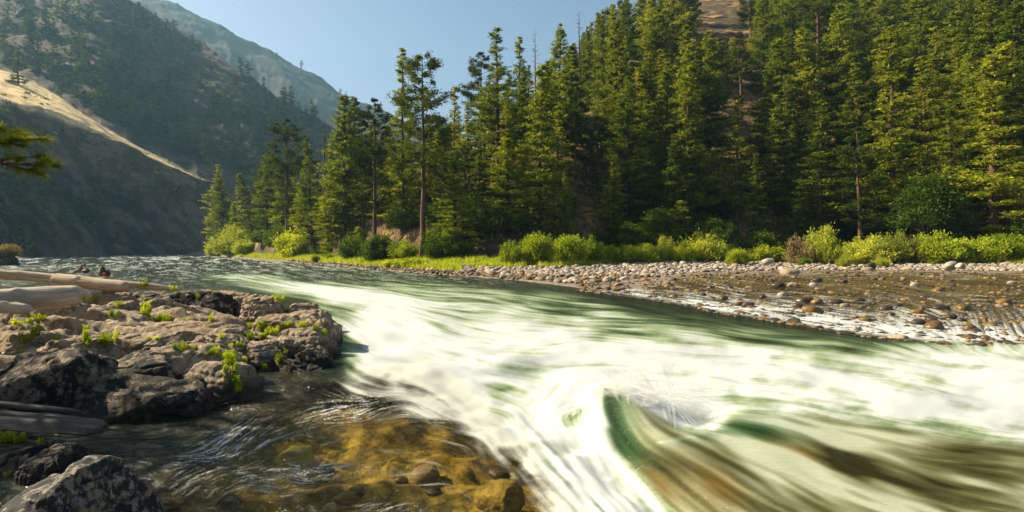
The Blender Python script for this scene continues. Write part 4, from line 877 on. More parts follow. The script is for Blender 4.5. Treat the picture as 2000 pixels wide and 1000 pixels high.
# px, py of the middle of the top edge, distance, half sizes x,y,z, yaw, pitch, seed, blocky, mat, name, label
RK = [
 (350, 688, 9.5, 1.45, .85, .66, 12, 0, 1, .75, 'granite', 'boulder', 'big rounded granite boulder at the waterline with a cleft top'),
 (415, 715, 9.1, .62, .6, .62, 30, 10, 2, .7, 'granite', 'boulder', 'sloping grey shoulder rock right of the cleft boulder'),
 (235, 695, 9.2, 1.1, .8, .6, -8, 0, 12, .7, 'granite_dark', 'boulder', 'dark bulging rock left of the cleft boulder'),
 (40, 684, 8.4, 1.15, .8, .75, 5, 0, 3, .8, 'granite_dark', 'boulder', 'rounded black streaked rock at the left edge'),
 (140, 664, 10.0, .75, .6, .42, 6, 0, 4, .8, 'granite', 'boulder', 'humped brown rock behind the streaked one'),
 (150, 738, 8.3, 1.8, .6, .55, 0, 0, 5, .7, 'granite_dark', 'boulder', 'dark overhanging rock face in the shade'),
 (330, 635, 12.6, 2.3, .7, .22, 4, 0, 6, .7, 'granite', 'flat_rock', 'long flat pinkish slab running across the shelf'),
 (130, 632, 12.4, 1.6, .8, .22, -3, 0, 13, .75, 'granite', 'flat_rock', 'wavy brown slab at the left of the shelf'),
 (270, 655, 11.2, 1.3, .5, .30, 6, 0, 31, .7, 'granite', 'flat_rock', 'whaleback slab between the leafy mat and the long slab'),
 (60, 655, 11.0, 1.0, .45, .28, -4, 0, 32, .75, 'granite', 'flat_rock', 'low brown hump beside the dark gully'),
 (200, 612, 13.6, 1.2, .45, .24, 8, 0, 33, .7, 'granite', 'flat_rock', 'layered slab with thin ledges under the pale rock'),
 (90, 612, 13.4, 1.3, .5, .22, -2, 0, 34, .7, 'granite', 'flat_rock', 'flat slab lying below the pale buried log'),
 (385, 655, 11.3, .9, .5, .26, 8, 0, 35, .7, 'granite', 'flat_rock', 'smooth slab sloping toward the green cleft'),
 (540, 655, 12.4, .7, .5, .30, -10, 0, 36, .7, 'granite', 'flat_rock', 'garden ledge slab holding the bright mats'),
 (395, 740, 8.9, .8, .5, .5, 20, 0, 37, .7, 'granite_dark', 'boulder', 'dark wet foot of the cleft boulder'),
 (438, 640, 12.2, .52, .45, .22, -14, 0, 7, .7, 'granite', 'flat_rock', 'smooth tilted block in the middle of the tip'),
 (490, 672, 11.6, .72, .55, .42, -14, 0, 8, .55, 'granite', 'boulder', 'square edged ledge block above the dark cleft'),
 (596, 645, 12.6, .70, .5, .44, -12, 0, 9, .62, 'granite', 'boulder', 'pinkish grey block with a flat face near the tip'),
 (612, 682, 11.6, .50, .42, .36, -10, 6, 10, .85, 'granite_dark', 'boulder', 'rounded dark nose rock over the water'),
 (560, 708, 11.3, .75, .45, .30, -6, 4, 11, .7, 'granite_dark', 'boulder', 'wet black ledge below the nose rock'),
 (575, 612, 14.4, 1.15, .8, .50, -8, 0, 14, .8, 'granite', 'flat_rock', 'smooth sunlit slab crowning the tip'),
 (634, 622, 13.9, .42, .7, .55, -4, 0, 15, .7, 'granite', 'boulder', 'steep cracked end of the tip dropping to the rapids'),
 (598, 593, 16.6, .60, .5, .42, 4, 0, 16, .85, 'granite', 'boulder', 'smooth rounded boulder on top at the river side'),
 (345, 572, 16.4, 1.55, .7, .62, 3, 0, 17, .65, 'granite_dark', 'boulder', 'long dark fronted ledge rock under the thin log'),
 (425, 562, 17.4, 1.0, .7, .62, 6, 0, 18, .7, 'granite', 'boulder', 'highest flat topped rock of the rear ledge'),
 (507, 581, 16.2, .66, .55, .52, -6, 0, 19, .55, 'granite', 'boulder', 'squared tan block at the right of the rear ledge'),
 (215, 564, 15.6, .55, .5, .34, 10, 0, 20, .75, 'granite', 'boulder', 'pale rock tucked under the end of the thin log'),
 (230, 590, 14.3, .5, .4, .2, 0, 0, 21, .8, 'granite', 'boulder', 'small rounded stone on the rippled shelf'),
 (40, 870, 6.3, .42, .4, .34, 0, 0, 22, .8, 'granite_dark', 'boulder', 'small dark rock under the green sprigs at the lower left'),
 (100, 880, 6.0, .34, .3, .22, 20, 0, 23, .7, 'granite_dark', 'boulder', 'cracked low rock between the plank and the foreground boulder'),
 (85, 945, 3.30, .62, .60, .62, -12, 0, 24, .85, 'granite_pale', 'boulder', 'speckled black and white boulder at the lower left corner'),
 (8, 502, 88, 2.3, 2, 1.3, 0, 0, 25, .8, 'granite_dark', 'boulder', 'dark rock in the river under the brown shrub at the left edge'),
]
for (px, py, d, sx_, sy_, sz_, yaw, pit, sd, bl, mt_, nm, lab) in RK:
    x, y, zt = P(px, py, d)
    big_ = d < 20
    me = rock_mesh(nm, sd, sx_, sy_, sz_, M[mt_], 6 if big_ else 5, bl, .10 if sd != 24 else .085, .33 if nm == 'boulder' and mt_ == 'granite' else 0)
    o = put(nm, me, None, (x, y + sy_ * .3, zt - sz_ * .93)); o.rotation_euler = (0, R(pit), R(yaw)); tag(o, lab, 'rock', 'rocks of the near bank outcrop' if big_ else None)

# ------------------------------------------------------------------ driftwood
def log(name, a, b, r0, r1, mat, label, seed, knots=9, n=60, taper_end=True, stub=None):
    a = np.array(a, float); b = np.array(b, float); L_ = np.linalg.norm(b - a); rg = np.random.default_rng(seed)
    t_ = np.linspace(0, 1, n); k = 28
    ctr = np.stack([t_ * L_, .05 * np.sin(t_ * 5 + seed) * L_ * .12, .04 * np.sin(t_ * 3.3 + 1) * L_ * .12], -1)
    rad = r0 + (r1 - r0) * t_
    if taper_end: rad = rad * (.25 + .75 * sm(1.0, .92, t_) ** .8) * (.55 + .45 * sm(0, .03, t_))
    v, f = tube(ctr, rad, k)
    th = np.arctan2(v[:, 2] - np.interp(v[:, 0], ctr[:, 0], ctr[:, 2]), v[:, 1] - np.interp(v[:, 0], ctr[:, 0], ctr[:, 1]))
    nn = (fbm(v[:, 0] * 1.5, th * .9, o=3, seed=seed) - .5) * .16 + (fbm(v[:, 0] * 3, th * 7, o=3, seed=seed + 1) - .5) * .07
    for q in range(knots):
        xk = rg.uniform(.1, .85) * L_; tk = rg.uniform(-1, 2.2); nn += .20 * np.exp(-((v[:, 0] - xk) / .07) ** 2 - ((th - tk) / .28) ** 2)
    cyl = np.stack([np.zeros(len(v)), v[:, 1] - np.interp(v[:, 0], ctr[:, 0], ctr[:, 1]), v[:, 2] - np.interp(v[:, 0], ctr[:, 0], ctr[:, 2])], -1)
    v = v + cyl * nn[:, None]
    o = mk(name, v, f, M[mat], smooth=True); o.location = a; o.rotation_euler = Vector(b - a).to_track_quat('X', 'Z').to_euler()
    tag(o, label, 'log', 'driftwood on the near bank'); return o
log('driftwood_log', P(-260, 612, 10.2), P(176, 573, 11.8), .30, .20, 'wood', 'thick pale smooth driftwood log with a blunt pointed end', 3)
log('driftwood_log', P(-200, 524, 17.5), P(345, 561, 18.6), .20, .09, 'redwood', 'long thin reddish driftwood log stretched across the rocks', 5, 10)
log('driftwood_log', P(105, 548, 15.6), P(255, 560, 15.4), .2, .13, 'redwood', 'short tan log lying beneath the long thin log', 8)
log('driftwood_log', P(-160, 590, 10.6), P(66, 604, 11.0), .16, .10, 'wood', 'pale buried log end below the thick pale log', 9)
log('pole', P(-140, 780, 6.9), P(160, 803, 6.9), .045, .03, 'darkwood', 'thin dark pole lying above the dark plank', 11, 2)
# the old squared beam in the shade
a = np.array(P(-200, 806, 6.9)); b = np.array(P(200, 838, 6.8)); L_ = np.linalg.norm(b - a)
t_ = np.linspace(0, 1, 70); prof = np.array([(-.16, -.03), (-.10, .055), (.13, .075), (.17, .05), (.16, -.05), (0, -.09)])
v = []
for i, tt in enumerate(t_):
    fr_ = 1 - .6 * max(0, (tt - .93) / .07) * rng.uniform(.3, 1)
    for j, (py_, pz_) in enumerate(prof): v.append((tt * L_, py_ * 1.1 * fr_ + .02 * math.sin(tt * 9 + j), pz_ * 1.05 * fr_ + .008 * math.sin(tt * 23 + j * 2)))
v = np.array(v); k = len(prof); i_ = np.arange(69)[:, None] * k; j_ = np.arange(k)[None, :]; j2 = (j_ + 1) % k
f = np.stack([i_ + j_, i_ + k + j_, i_ + k + j2, i_ + j2], -1).reshape(-1, 4)
e = 69 * k; f = np.concatenate([f, [[e, e + 1, e + 2, e + 3], [e, e + 3, e + 4, e + 5], [3, 2, 1, 0], [5, 4, 3, 0]]])
o = mk('plank', v, f, M['darkwood']); o.location = a; o.rotation_euler = Vector(b - a).to_track_quat('X', 'Z').to_euler(); tag(o, 'weathered dark plank with splintered end in the shade', 'plank')
# root stumps and the red thing behind the long log
def chunk(name, px, py, d, sx_, sy_, sz_, seed, mat, rot=(0, 0, 0), parent=None):
    me = rock_mesh(name, seed, sx_, sy_, sz_, M[mat], 4, .7, .16); o = put(name, me, parent, P(px, py, d)); o.rotation_euler = [R(q) for q in rot]; return o
s = NT('faded_red'); M['red'] = s.done(s.princ((.42, .035, .02), .7))
st = empty('stump', (0, 0, 0)); 
for j, (px, py, sx_, sz_, ry) in enumerate([(158, 523, .05, .16, 30), (150, 529, .05, .14, 60), (164, 517, .06, .05, 0)]):
    o = chunk('root', px, py, 19.5, sx_, .06, sz_, 40 + j, 'gbark', (0, ry, 0), st)
tag(st, 'forked grey driftwood root poking up behind the long log', 'driftwood')
tag(chunk('stone', 168, 529, 19.8, .10, .1, .07, 45, 'st_dark'), 'small dark stone beside the forked root behind the log', 'rock')
st = empty('stump', (0, 0, 0)); chunk('body', 199, 530, 19.2, .09, .12, .17, 50, 'darkwood', (0, 8, 0), st); chunk('edge', 208, 533, 19.3, .10, .1, .13, 51, 'darkwood', (0, -35, 0), st); o = chunk('red_patch', 204, 535, 19.05, .05, .04, .05, 52, 'red', (0, -30, 0), st)
tag(st, 'jagged dark stump with a red patch behind the long log', 'stump')

# ------------------------------------------------------------------ herbs on the rocks
def herb(seed, r, h, mat='herb', n=520):
    rg = np.random.default_rng(seed); T_ = []; cen = []; dr = []
    for i in range(14):
        a = rg.uniform(0, 6.28); rr_ = math.sqrt(rg.random()) * r; hh = h * rg.uniform(.35, 1.1)
        b = np.array([math.cos(a) * rr_ * .7, math.sin(a) * rr_ * .7, -.03]); e = b + np.array([math.cos(a) * r * .25, math.sin(a) * r * .25, hh])
        T_.append(tube([b, (b + e) / 2, e], [.004, .003, .0015], 3))
        m = n // 14; s_ = rg.uniform(.15, 1, m)[:, None]
        cen.append(b * (1 - s_) + e * s_ + rg.normal(size=(m, 3)) * np.array([.022, .022, .012])); dr.append(rg.normal(size=(m, 3)) * np.array([1, 1, .3]) + np.array([0, 0, .4]))
    v, f = soup(np.concatenate(cen), np.concatenate(dr), .034, .36, rg, .8); tv, tf = cat_mesh(T_)
    return mk('stems', tv, tf, M[mat], link=False), mk('leaves', v, f, M[mat], link=False)
HB = [herb(300 + i, .16, .22) for i in range(3)] + [herb(310, .2, .09), herb(311, .26, .08)]
bpy.context.view_layer.update()
dg = bpy.context.evaluated_depsgraph_get()
cam_o = Vector((0, 0, H))
def hit(px, py):
    d = Vector(((px - 1000) / F, 1, -(py - YH) / F)).normalized()
    ok, loc, nr, ix, ob, mt_ = scene.ray_cast(dg, cam_o, d)
    return (loc, nr, ob.name) if ok else None
HP = [(280, 560, 22, 18, 0, 'green sprig at the rear edge of the ledge by the thin log'), (337, 564, 20, 10, 3, 'flat green tuft on the top of the rear ledge'), (387, 582, 16, 12, 1, 'small green tuft on the dark ledge front'), (420, 572, 12, 8, 3, 'tiny tuft on the highest rear rock'), (165, 582, 14, 12, 3, 'first small tuft beside the pointed log end'), (182, 588, 20, 16, 1, 'leafy tuft under the short tan log'), (221, 613, 26, 16, 4, 'low round tuft on the layered shelf'), (233, 597, 24, 14, 1, 'tuft on the ripple edge above the round one'), (283, 612, 30, 34, 0, 'tall sprig left of the dark recess'), (303, 622, 40, 16, 4, 'spreading tuft in the dark recess'), (326, 625, 30, 18, 1, 'tuft right of the tall recess sprig'), (365, 626, 20, 8, 3, 'thin green line plant under the dark ledge'), (412, 628, 14, 26, 2, 'single upright sprig under the squared ledge'), (45, 628, 40, 14, 4, 'flat patch of leaves left on the wavy slab'), (72, 626, 26, 18, 1, 'leafy tuft beside the flat patch on the wavy slab'), (85, 622, 20, 10, 3, 'small patch at the end of the wavy slab'), (45, 668, 26, 28, 0, 'leafy fern like plant left in the dark gully'), (60, 665, 20, 30, 2, 'second leafy plant in the dark gully'), (71, 655, 22, 46, 0, 'tallest round leaved plant over the dark gully'), (40, 690, 14, 16, 2, 'sprig low at the left edge rocks'), (108, 658, 20, 6, 3, 'tiny flat tuft on the slab above the humped rock'),
      (170, 665, 20, 44, 0, 'upright sprig behind the humped brown rock'), (185, 668, 44, 20, 4, 'dense leafy mat behind the humped rock'), (205, 668, 40, 24, 1, 'dense leafy tuft right of the leafy mat'), (225, 664, 16, 34, 2, 'leaning sprig at the end of the leafy mat'), (300, 660, 34, 8, 4, 'flat green mat on the long slab'), (345, 682, 22, 20, 2, 'sprig above the cleft boulder'), (358, 683, 20, 24, 0, 'second sprig above the cleft boulder'), (378, 682, 16, 12, 1, 'small sprig right of the cleft boulder top'),
      (400, 690, 30, 14, 4, 'green mat where the shoulder rock begins'), (420, 690, 26, 20, 1, 'leafy tuft on the ledge block left edge'), (440, 702, 30, 22, 1, 'bright tuft at the head of the green cleft'), (452, 712, 44, 40, 1, 'large bright leafy clump in the cleft'), (447, 725, 34, 30, 4, 'leafy clump midway down the cleft'), (458, 748, 34, 24, 1, 'leafy clump near the bottom of the cleft'), (466, 762, 20, 20, 0, 'last sprig hanging at the bottom of the cleft'), (474, 703, 22, 10, 3, 'tuft right of the green cleft'),
      (455, 676, 26, 16, 4, 'low leaves on the ledge block'), (470, 674, 20, 10, 3, 'thin tuft along the ledge block top'), (487, 662, 28, 20, 1, 'tuft between the tilted block and the ledge block'), (434, 660, 16, 18, 2, 'sprig at the foot of the smooth tilted block'), (515, 656, 40, 18, 4, 'broad leafy mat left in the tip garden'), (530, 652, 34, 20, 1, 'leafy mound in the tip garden'), (512, 640, 30, 22, 1, 'bright tuft at the back of the tip garden'), (550, 640, 30, 12, 4, 'low bright mat in the tip garden'), (590, 637, 34, 14, 1, 'brightest yellow green mound on the tip'), (618, 644, 22, 18, 0, 'sprig hanging over the flat faced block'), (634, 655, 16, 18, 1, 'last small tuft over the steep end'), (565, 632, 24, 10, 3, 'flat tuft on the sunlit crown slab'), (543, 583, 30, 10, 3, 'thin bright tuft on the squared tan block'), (490, 640, 24, 14, 1, 'tuft behind the smooth tilted block'), (545, 706, 20, 22, 1, 'shaded tuft in the recess by the black ledge'), (558, 690, 16, 16, 0, 'small shaded sprig above the black ledge'), (515, 720, 18, 16, 1, 'dim tuft in the shaded recess wall'),
      (15, 862, 40, 30, 1, 'bluish green leafy plant at the left edge below the plank'), (38, 862, 30, 26, 0, 'bluish green sprigs right of the shaded plant'), (78, 868, 20, 16, 1, 'small dim sprig on the lower left rocks'), (15, 930, 16, 14, 3, 'tiny grey green sprig on the speckled boulder')]
for i, (px, py, wp_, hp, vr, lab) in enumerate(HP):
    r_ = hit(px, py)
    if not r_ or r_[0].y > 30: continue
    loc = r_[0]; d = loc.y; h0 = .22 if vr < 3 else .085; r0 = .2 if vr < 3 else .25
    o = plant_obj('green_plant', HB[vr], loc, 1, i * 1.7); q = .95
    o.scale = (wp_ * d / F / (2 * r0) * q, wp_ * d / F / (2 * r0) * q, hp * d / F / h0 * .8)
    tag(o, lab, 'plant', 'green plants rooted in the rock cracks')
gp = []
for k_ in range(2600):
    px = rng.uniform(-60, 60); h_ = None
    x = rng.uniform(-17.2, -13.8); y = rng.uniform(14.2, 17.5); gp.append((x, y, float(shelf_z(np.array(x), np.array(y)))))
grass('grass', np.array(gp), .10, .28, 'willow', 'patch of bright grass behind the thick pale log', .012)

# brown shrub on the rock at the left edge
sb = shrub(260, 2.6, 2.8, 'dryleaf', .26, 9000, .5, 34)
tag(plant_obj('shrub', sb, P(8, 503, 88), .72, 0), 'brown rounded shrub over the river at the left edge', 'bush')

# the near pine at the left whose bough reaches into the view
tp = empty('pine_tree', (-10.8, 8.3, .9)); rg = np.random.default_rng(5)
put('trunk', mk('trunk', *tube([(0, 0, -.5), (.05, 0, 2.5), (.1, .1, 4.5), (0, 0, 6.2)], [.17, .13, .08, .03], 12), M['bark'], smooth=True, link=False), tp)
T_ = []; cen = []; dr = []
def tuft(c, d, rg, n=80, L_=.17):
    d = d / np.linalg.norm(d); a = rg.normal(size=(n, 3)) * .75 + d * .9; a /= np.linalg.norm(a, axis=1)[:, None]
    b = np.cross(a, rg.normal(size=(n, 3))); b /= np.linalg.norm(b, axis=1)[:, None]; base = c - d * rg.uniform(0, .12, n)[:, None]
    return np.stack([base - b * .006, base + b * .006, base + a * L_ * rg.uniform(.8, 1.1, n)[:, None]], 1).reshape(-1, 3)
tv_ = []
def bough(z0, ang, ln, rise, dens=1.0):
    d = np.array([math.cos(ang), math.sin(ang), rise]); c0 = np.array([0, 0, z0]); pts = [c0 + d * ln * q + np.array([0, 0, -.12 * ln * q * q]) for q in np.linspace(0, 1, 6)]
    T_.append(tube(pts, np.linspace(.05, .012, 6), 5))
    for j in range(int(ln * 7 * dens)):
        q = rg.uniform(.3, 1); b = c0 + d * ln * q + np.array([0, 0, -.12 * ln * q * q]); sd = rg.normal(size=3) * np.array([.6, .6, .35]) + d * .5; e = b + sd * .55 * (1.2 - q * .6)
        T_.append(tube([b, e], [.012, .008], 4)); tv_.append(tuft(e, e - b, rg))
    tv_.append(tuft(pts[-1], d, rg))
for j in range(40):
    z0 = rg.uniform(2.0, 5.2); an = rg.uniform(0, 6.28); ln = min((6.3 - z0) * .45 + .9, 2.3) * rg.uniform(.7, 1.1)
    if abs(math.cos(an)) > .6 and math.cos(an) > 0: ln = min(ln, 2.2)
    bough(z0, an, ln, .15, .9)
for (z0, rise, ln, an) in [(3.38, .02, 3.5, -.02), (3.22, -.03, 3.7, .04), (3.6, .02, 3.15, .1)]: bough(z0, an, ln, rise, 1.4)
v, f = cat_mesh(T_); put('boughs', mk('boughs', v, f, M['bark'], smooth=True, link=False), tp)
v = np.concatenate(tv_); put('needles', mk('needles', v, np.arange(len(v)).reshape(-1, 3), M['pine'], link=False), tp)
tag(tp, 'near pine at the left edge with one needled bough reaching into view', 'tree')

# a dark bird gliding past the shaded mountain
bd = empty('bird', P(345, 371, 70)); bd.rotation_euler = (0, R(-38), R(25))
wv = []; wf = []
v, f = ico(3); v = v * np.array([.16, .5, .13]) * np.array([1, 1, 1]); body = mk('body', v, f, M['darkwood'], smooth=True, link=False); put('body', body, bd)
for sg in (-1, 1):
    pr = [(0, .2, 0), (.35, .24, .05), (.75, .12, .06), (.8, -.02, .05), (.4, -.12, .04), (0, -.18, 0)]
    v = np.array([(sg * x_, y_, z_ + .02) for x_, y_, z_ in pr] + [(sg * x_, y_, z_ - .02) for x_, y_, z_ in pr]); n_ = 6
    f = [[0, 1, 2, 5], [2, 3, 4, 5], [11, 8, 7, 6], [11, 10, 9, 8]] + [[i, i + 6, (i + 1) % 6 + 6, (i + 1) % 6] for i in range(6)]
    put('wing', mk('wing', v, np.array(f), M['darkwood'], link=False), bd)
tag(bd, 'dark blurred bird passing in front of the shaded mountain', 'bird')

# ------------------------------------------------------------------ cobbles
CV = []
for i in range(5):
    v, f = ico(3); v = v.copy(); rg = np.random.default_rng(400 + i); o_ = rg.uniform(-9, 9, 3)
    dsp = fbm(v[:, 0] * 1.1 + o_[0], v[:, 1] * 1.1 + o_[1], v[:, 2] * 1.1 + o_[2], 3, i) - .5
    v = v * (1 + dsp[:, None] * .8) * np.array([1.15, .9, .62]); CV.append((v, f))
CM = {(i, m): mk('cobble', CV[i][0], CV[i][1], M[m], smooth=True, link=False) for i in range(5) for m in ('st_pale', 'st_tan', 'st_dark', 'st_amber')}
def wat_z(px, d):
    yw = np.interp(px, BPX, BYW); yd = np.interp(px, BPX, BYD); return .38 * sm(1150, 1400, px) * sm(-.03, .42, (d - yw) / np.maximum(yd - yw, .5))
ST_ = []
def add_st(n, dry):
    px = rng.uniform(*((560, 2200) if dry else (1130, 2200)), n); yw = np.interp(px, BPX, BYW); yd = np.interp(px, BPX, BYD); yp = np.interp(px, BPX, BYP)
    if dry: a = yd * .985; b = yp + 1.5; d = a + (b - a) * rng.random(n)
    else: d = yw * .97 + (yd - yw) * rng.random(n) ** 1.7
    sz = np.exp(rng.normal(0, .38 if dry else .55, n)) * (.145 if dry else .068)
    sz = np.clip(sz, .05, .5 if dry else .24) * np.where(px < 900, .85, 1)
    for k_ in range(n):
        ST_.append((px[k_], d[k_], sz[k_], dry, rng.random()))
add_st(8000, True); add_st(2600, False)
# boulders seen one by one in and beside the riffle: px, py(centre), width px, colour, label
BIGS = [(1542, 534, 30, 'st_tan', 'long tan boulder at the edge of the dry bar'), (1597, 548, 18, 'st_dark', 'dark flat stone in the calm side channel'), (1519, 559, 24, 'st_dark', 'dark round boulder in the upper riffle'), (1548, 557, 20, 'st_tan', 'brown boulder right of the dark round one'), (1588, 556, 14, 'st_pale', 'pale round stone in the side channel'), (1787, 556, 18, 'st_pale', 'round white stone standing in the side channel'), (1833, 567, 20, 'st_amber', 'orange stone in the right side channel'), (1976, 553, 16, 'st_pale', 'whitish pointed stone near the right edge'), (1960, 590, 26, 'st_amber', 'yellow boulder near the right edge of the riffle'), (1304, 553, 14, 'st_tan', 'tan stone at the left of the riffle'), (1373, 575, 12, 'st_dark', 'dark stone where the riffle starts to break'), (1528, 576, 18, 'st_pale', 'grey round stone mid riffle'), (1460, 596, 22, 'st_dark', 'black boulder at the lip of the riffle'), (1444, 594, 20, 'st_amber', 'rust boulder left of the black lip boulder'), (1412, 584, 22, 'st_amber', 'rust stone higher up the left lip'), (1570, 588, 28, 'st_dark', 'dark wedge boulder in the breaking riffle'), (1596, 590, 24, 'st_amber', 'olive boulder right of the dark wedge'), (1630, 590, 26, 'st_dark', 'rounded olive dark boulder in the riffle'), (1678, 586, 18, 'st_dark', 'pointed dark stone in the riffle'), (1560, 598, 22, 'st_dark', 'dark stone under the wedge boulder'), (1585, 606, 32, 'st_amber', 'flat olive slab stone under white water'), (1730, 604, 26, 'st_dark', 'black stone in the foam curtain'), (1790, 609, 22, 'st_amber', 'brown stone left of the dark pair'), (1836, 602, 28, 'st_dark', 'dark twin stones in the lower riffle'), (1880, 604, 34, 'st_amber', 'large yellowish boulder awash in the lower riffle'), (1793, 631, 30, 'st_dark', 'large black boulder low in the foam curtain'), (1824, 638, 34, 'st_amber', 'orange boulder right of the large black one'), (1690, 624, 20, 'st_amber', 'orange pebble boulder in the white curtain'), (1855, 618, 20, 'st_dark', 'dark stone poking from the curtain'), (1880, 625, 16, 'st_dark', 'upright black stone at the right curtain'), (1650, 597, 20, 'st_tan', 'tan stone mid curtain'), (1490, 580, 16, 'st_dark', 'small dark stone above the lip'), (1694, 528, 20, 'st_tan', 'tan pebble pile stone at the bar edge'), (1855, 520, 26, 'st_pale', 'pale rounded boulder on the right bar'), (1876, 520, 18, 'st_pale', 'second pale boulder on the right bar'), (1500, 511, 20, 'st_pale', 'pale block stone at the back of the bar'), (1700, 520, 20, 'st_dark', 'grey blue flat stone on the bar')]
for i, (px, py, wp_, mt_, lab) in enumerate(BIGS):
    yw = float(np.interp(px, BPX, BYW)); d = (H - .25) * F / (py - YH)
    for _ in range(3):
        z_ = float(max(bankz_at(np.array(px * 1.), np.array(d)), wat_z(px, d))); d = min((H - z_ - .05) * F / max(py - YH, 8), 76)
    r_ = wp_ * d / F / 2 * .95
    o = put('boulder', CM[(i % 5, mt_)], None, ((px - 1000) / F * d, d, z_ + r_ * .12)); o.scale = (r_, r_, r_ * 1.15); o.rotation_euler = (rng.uniform(-.2, .2), rng.uniform(-.2, .2), rng.uniform(-.6, .6))
    tag(o, lab, 'rock', 'boulders in the side riffle and on the bar')
ST_.sort(key=lambda a: -a[2] / a[1]); 
LBL = {('st_pale', True): ('pale grey rounded cobble lying on the dry bar', 'pale cobbles on the bar'), ('st_tan', True): ('tan brown rounded cobble lying on the dry bar', 'tan cobbles on the bar'), ('st_dark', False): ('dark wet stone standing in the side riffle', 'dark stones in the riffle'), ('st_amber', False): ('amber wet stone lying in the side riffle', 'amber stones in the riffle'), ('st_tan', False): ('tan half dry stone in the side riffle', 'tan stones in the riffle')}
vs_ = []; fs_ = []; cs_ = []; n_ = 0; lo_v, lo_f = ico(2); cnt = 0
for (px, d, sz, dry, q) in ST_:
    zb = float(bankz_at(np.array(px), np.array(d))); zt = zb if dry else max(zb, float(wat_z(px, d)) - .055 * sz / .12)
    x = (px - 1000) / F * d
    wetl = dry and (zb < .25)
    if cnt < 262 and (abs(px - 1100) < 1100):
        m = (('st_pale' if q < .62 else 'st_tan') if dry else ('st_dark' if q < .6 else 'st_amber' if q < .82 else 'st_tan'))
        o = put('cobble', CM[(cnt % 5, m)], None, (x, d, zt + sz * .2)); o.scale = (sz, sz, sz * .95); o.rotation_euler = (rng.uniform(-.3, .3), rng.uniform(-.3, .3), rng.uniform(0, 6.28))
        lb, gr = LBL[(m, dry)]; tag(o, lb, 'stone', gr); cnt += 1; continue
    rg_v = CV[int(q * 997) % 5]; vv = lo_v * (1 + .25 * (vn(lo_v[:, 0] * 1.3 + q * 50, lo_v[:, 1] * 1.3, lo_v[:, 2] * 1.3 + q * 31, 3)[:, None] - .5) * 2) * np.array([1.15, .9, .62])
    an = q * 40; ca, sa = math.cos(an), math.sin(an); vv = np.stack([vv[:, 0] * ca - vv[:, 1] * sa, vv[:, 0] * sa + vv[:, 1] * ca, vv[:, 2]], -1)
    vs_.append(vv * sz + np.array([x, d, zt + sz * .2])); fs_.append(lo_f + n_); n_ += len(lo_v)
    t_ = (q * 7919) % 1
    if dry and not wetl: c_ = np.array([.36, .31, .25]) * (.55 + .6 * t_) if q < .7 else np.array([.34, .25, .17]) * (.6 + .6 * t_)
    else: c_ = np.array([.12, .085, .05]) * (.3 + 1.3 * t_) if q < .7 else np.array([.26, .15, .04])
    cs_.append(np.tile(c_, (len(lo_v), 1)))
tag(mk('cobbles', np.concatenate(vs_), np.concatenate(fs_), M['stones'], smooth=True, col=np.concatenate(cs_)), 'countless rounded cobbles of the river bar', 'cobbles', None, 'stuff')
# sunken stones under the near shallows
s = NT('yellow_stone'); g = s.n('ShaderNodeNewGeometry').outputs['Position']; M['ystone'] = s.done(s.princ(s.ramp(s.noise(g, 5, 4), [(.3, (.30, .24, .05)), (.7, (.62, .52, .14))]), .7))
for (px, py, wp_, lab) in [(575, 880, 80, 'yellow sunken boulder glowing under the shallow water'), (430, 925, 70, 'tan sunken stone below the glittering water'), (330, 965, 60, 'amber sunken stone near the speckled boulder'), (980, 950, 110, 'golden sunken rock at the edge of the white water')]:
    z_ = -.22; x, y, z_ = W(px, py, z_); r_ = wp_ * y / F / 2
    o = put('sunken_stone', rock_mesh('sunken_stone', px, 1, .8, .5, M['ystone'] if px == 575 else M['bed'], 4, .9, .06), None, (x, y, z_ - r_ * .35)); o.scale = (r_,) * 3; tag(o, lab, 'rock')
for i in range(30):
    x = rng.uniform(-4.3, .3); y = rng.uniform(4.2, 8.2); r_ = float(np.exp(rng.normal(-1.95, .4))); z_ = -1.25 + .55 + rng.uniform(-.05, .1)
    o = put('sunken_stone', CM[(i % 5, ('st_amber', 'st_dark', 'st_tan')[i % 3])], None, (x, y, z_)); o.scale = (r_, r_, r_); o.rotation_euler = (0, 0, i * 2.1)
    tag(o, 'brown stone on the riverbed seen through the golden shallows', 'stone', 'stones on the bed of the shallows')
# loose rocks of the little slide on the slope
for i, (px, py, wp_) in enumerate([(1765, 222, 14), (1757, 226, 9), (1775, 216, 8), (1785, 228, 12), (1800, 232, 10), (1748, 218, 7), (1812, 238, 9), (1794, 222, 7), (1156, 165, 12), (1154, 200, 9)]):
    for d in np.arange(84, 200, .5):
        if YH - (float(bankz_at(np.array(px * 1.), np.array(d))) - H) / d * F <= py: break
    z_ = float(bankz_at(np.array(px * 1.), np.array(d))); r_ = wp_ * d / F / 2
    o = put('boulder', CM[(i % 5, 'st_pale')], None, ((px - 1000) / F * d, d - .3, z_ + .3 * r_)); o.scale = (r_ * 1.2, r_ * 1.2, r_ * 1.3); o.rotation_euler = (.2 * i, .3 * i, i)
    tag(o, '%s pale rock of the small slide in the forest opening' % ordw(i) if i < 8 else ['pale rock on the upper left forest break', 'lower pale rock of the left forest break'][i - 8], 'rock', 'pale rocks on the slope' if i < 8 else None)

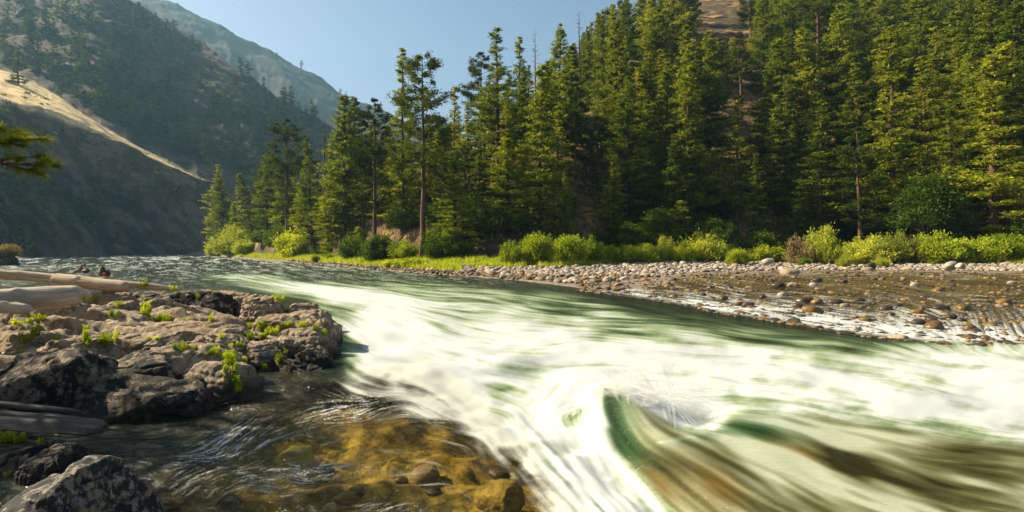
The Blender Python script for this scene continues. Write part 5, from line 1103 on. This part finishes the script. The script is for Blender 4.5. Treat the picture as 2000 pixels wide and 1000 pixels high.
# spray thrown up where the wave breaks
s = NT('spray'); tr_ = s.n('ShaderNodeBsdfTransparent'); di = s.n('ShaderNodeBsdfDiffuse'); di.inputs[0].default_value = (.9, .9, .87, 1); tl = s.n('ShaderNodeBsdfTranslucent'); tl.inputs[0].default_value = (.9, .9, .87, 1)
a1 = s.n('ShaderNodeMixShader'); a1.inputs[0].default_value = .5; s.l(di.outputs[0], a1.inputs[1]); s.l(tl.outputs[0], a1.inputs[2])
a2 = s.n('ShaderNodeMixShader'); a2.inputs[0].default_value = .2; s.l(tr_.outputs[0], a2.inputs[1]); s.l(a1.outputs[0], a2.inputs[2]); M['spray'] = s.done(a2.outputs[0])
def fan(org, n, dmean, spread, v0, v1, wd, seed, tmax=(.5, 1.0)):
    rg = np.random.default_rng(seed); vs = []; fs = []; c = 0
    for i in range(n):
        d = np.array(dmean) + rg.normal(size=3) * np.array(spread); d /= np.linalg.norm(d); sp = rg.uniform(v0, v1); o_ = np.array(org) + rg.normal(size=3) * np.array([.12, .10, .05])
        tt = np.linspace(rg.uniform(0, .3), rg.uniform(*tmax), 7); pts = o_ + d * sp * tt[:, None] + np.array([0, 0, -1.0]) * (tt ** 2)[:, None] * .55 * sp
        side = np.cross(d, [0, 1, .3]); side /= np.linalg.norm(side) + 1e-6; w_ = wd * np.sin(np.linspace(.15, 3.0, 7)) * rg.uniform(.4, 1.5)
        vs.append(np.stack([pts - side * w_[:, None], pts + side * w_[:, None]], 1).reshape(-1, 3)); k = np.arange(6)[:, None] * 2
        fs.append(np.concatenate([k, k + 1, k + 3, k + 2], 1) + c); c += 14
    return np.concatenate(vs), np.concatenate(fs)
X0 = P(1290, 792, 8.0)
v, f = cat_mesh([fan(X0, 800, (.15, -.2, .1), (.9, .4, .5), .4, 1.6, .016, 1), fan(P(1205, 765, 8.1), 400, (.5, -.1, .4), (.6, .4, .4), .3, 1.0, .022, 2), fan(P(1150, 800, 8.1), 200, (-.4, -.1, .3), (.5, .4, .5), .25, .7, .02, 3)])
tag(mk('spray', v, f, M['spray']), 'white fans of spray bursting from the breaking wave', 'spray', None, 'stuff')

for o in scene.objects:
    if o.parent is None and len(str(o.get('label', '')).replace('-', ' ').split()) > 16: print('LONG', o['label'])
# ------------------------------------------------------------------ haze
hz = bmesh.new(); bmesh.ops.create_cube(hz, size=1.0); hm = bpy.data.meshes.new('haze'); hz.to_mesh(hm); hz.free()
ho = bpy.data.objects.new('haze', hm); COL.objects.link(ho); ho.scale = (6400, 2300, 760); ho.location = (0, 1000, 376); tag(ho, 'blue summer haze filling the valley', 'haze', None, 'stuff')
s = NT('valley_haze'); pv = s.n('ShaderNodeVolumePrincipled'); pv.inputs['Color'].default_value = (.38, .72, 1.0, 1); pv.inputs['Density'].default_value = .00015; pv.inputs['Anisotropy'].default_value = .25
s.l(pv.outputs[0], s.out.inputs['Volume']); hm.materials.append(s.m)
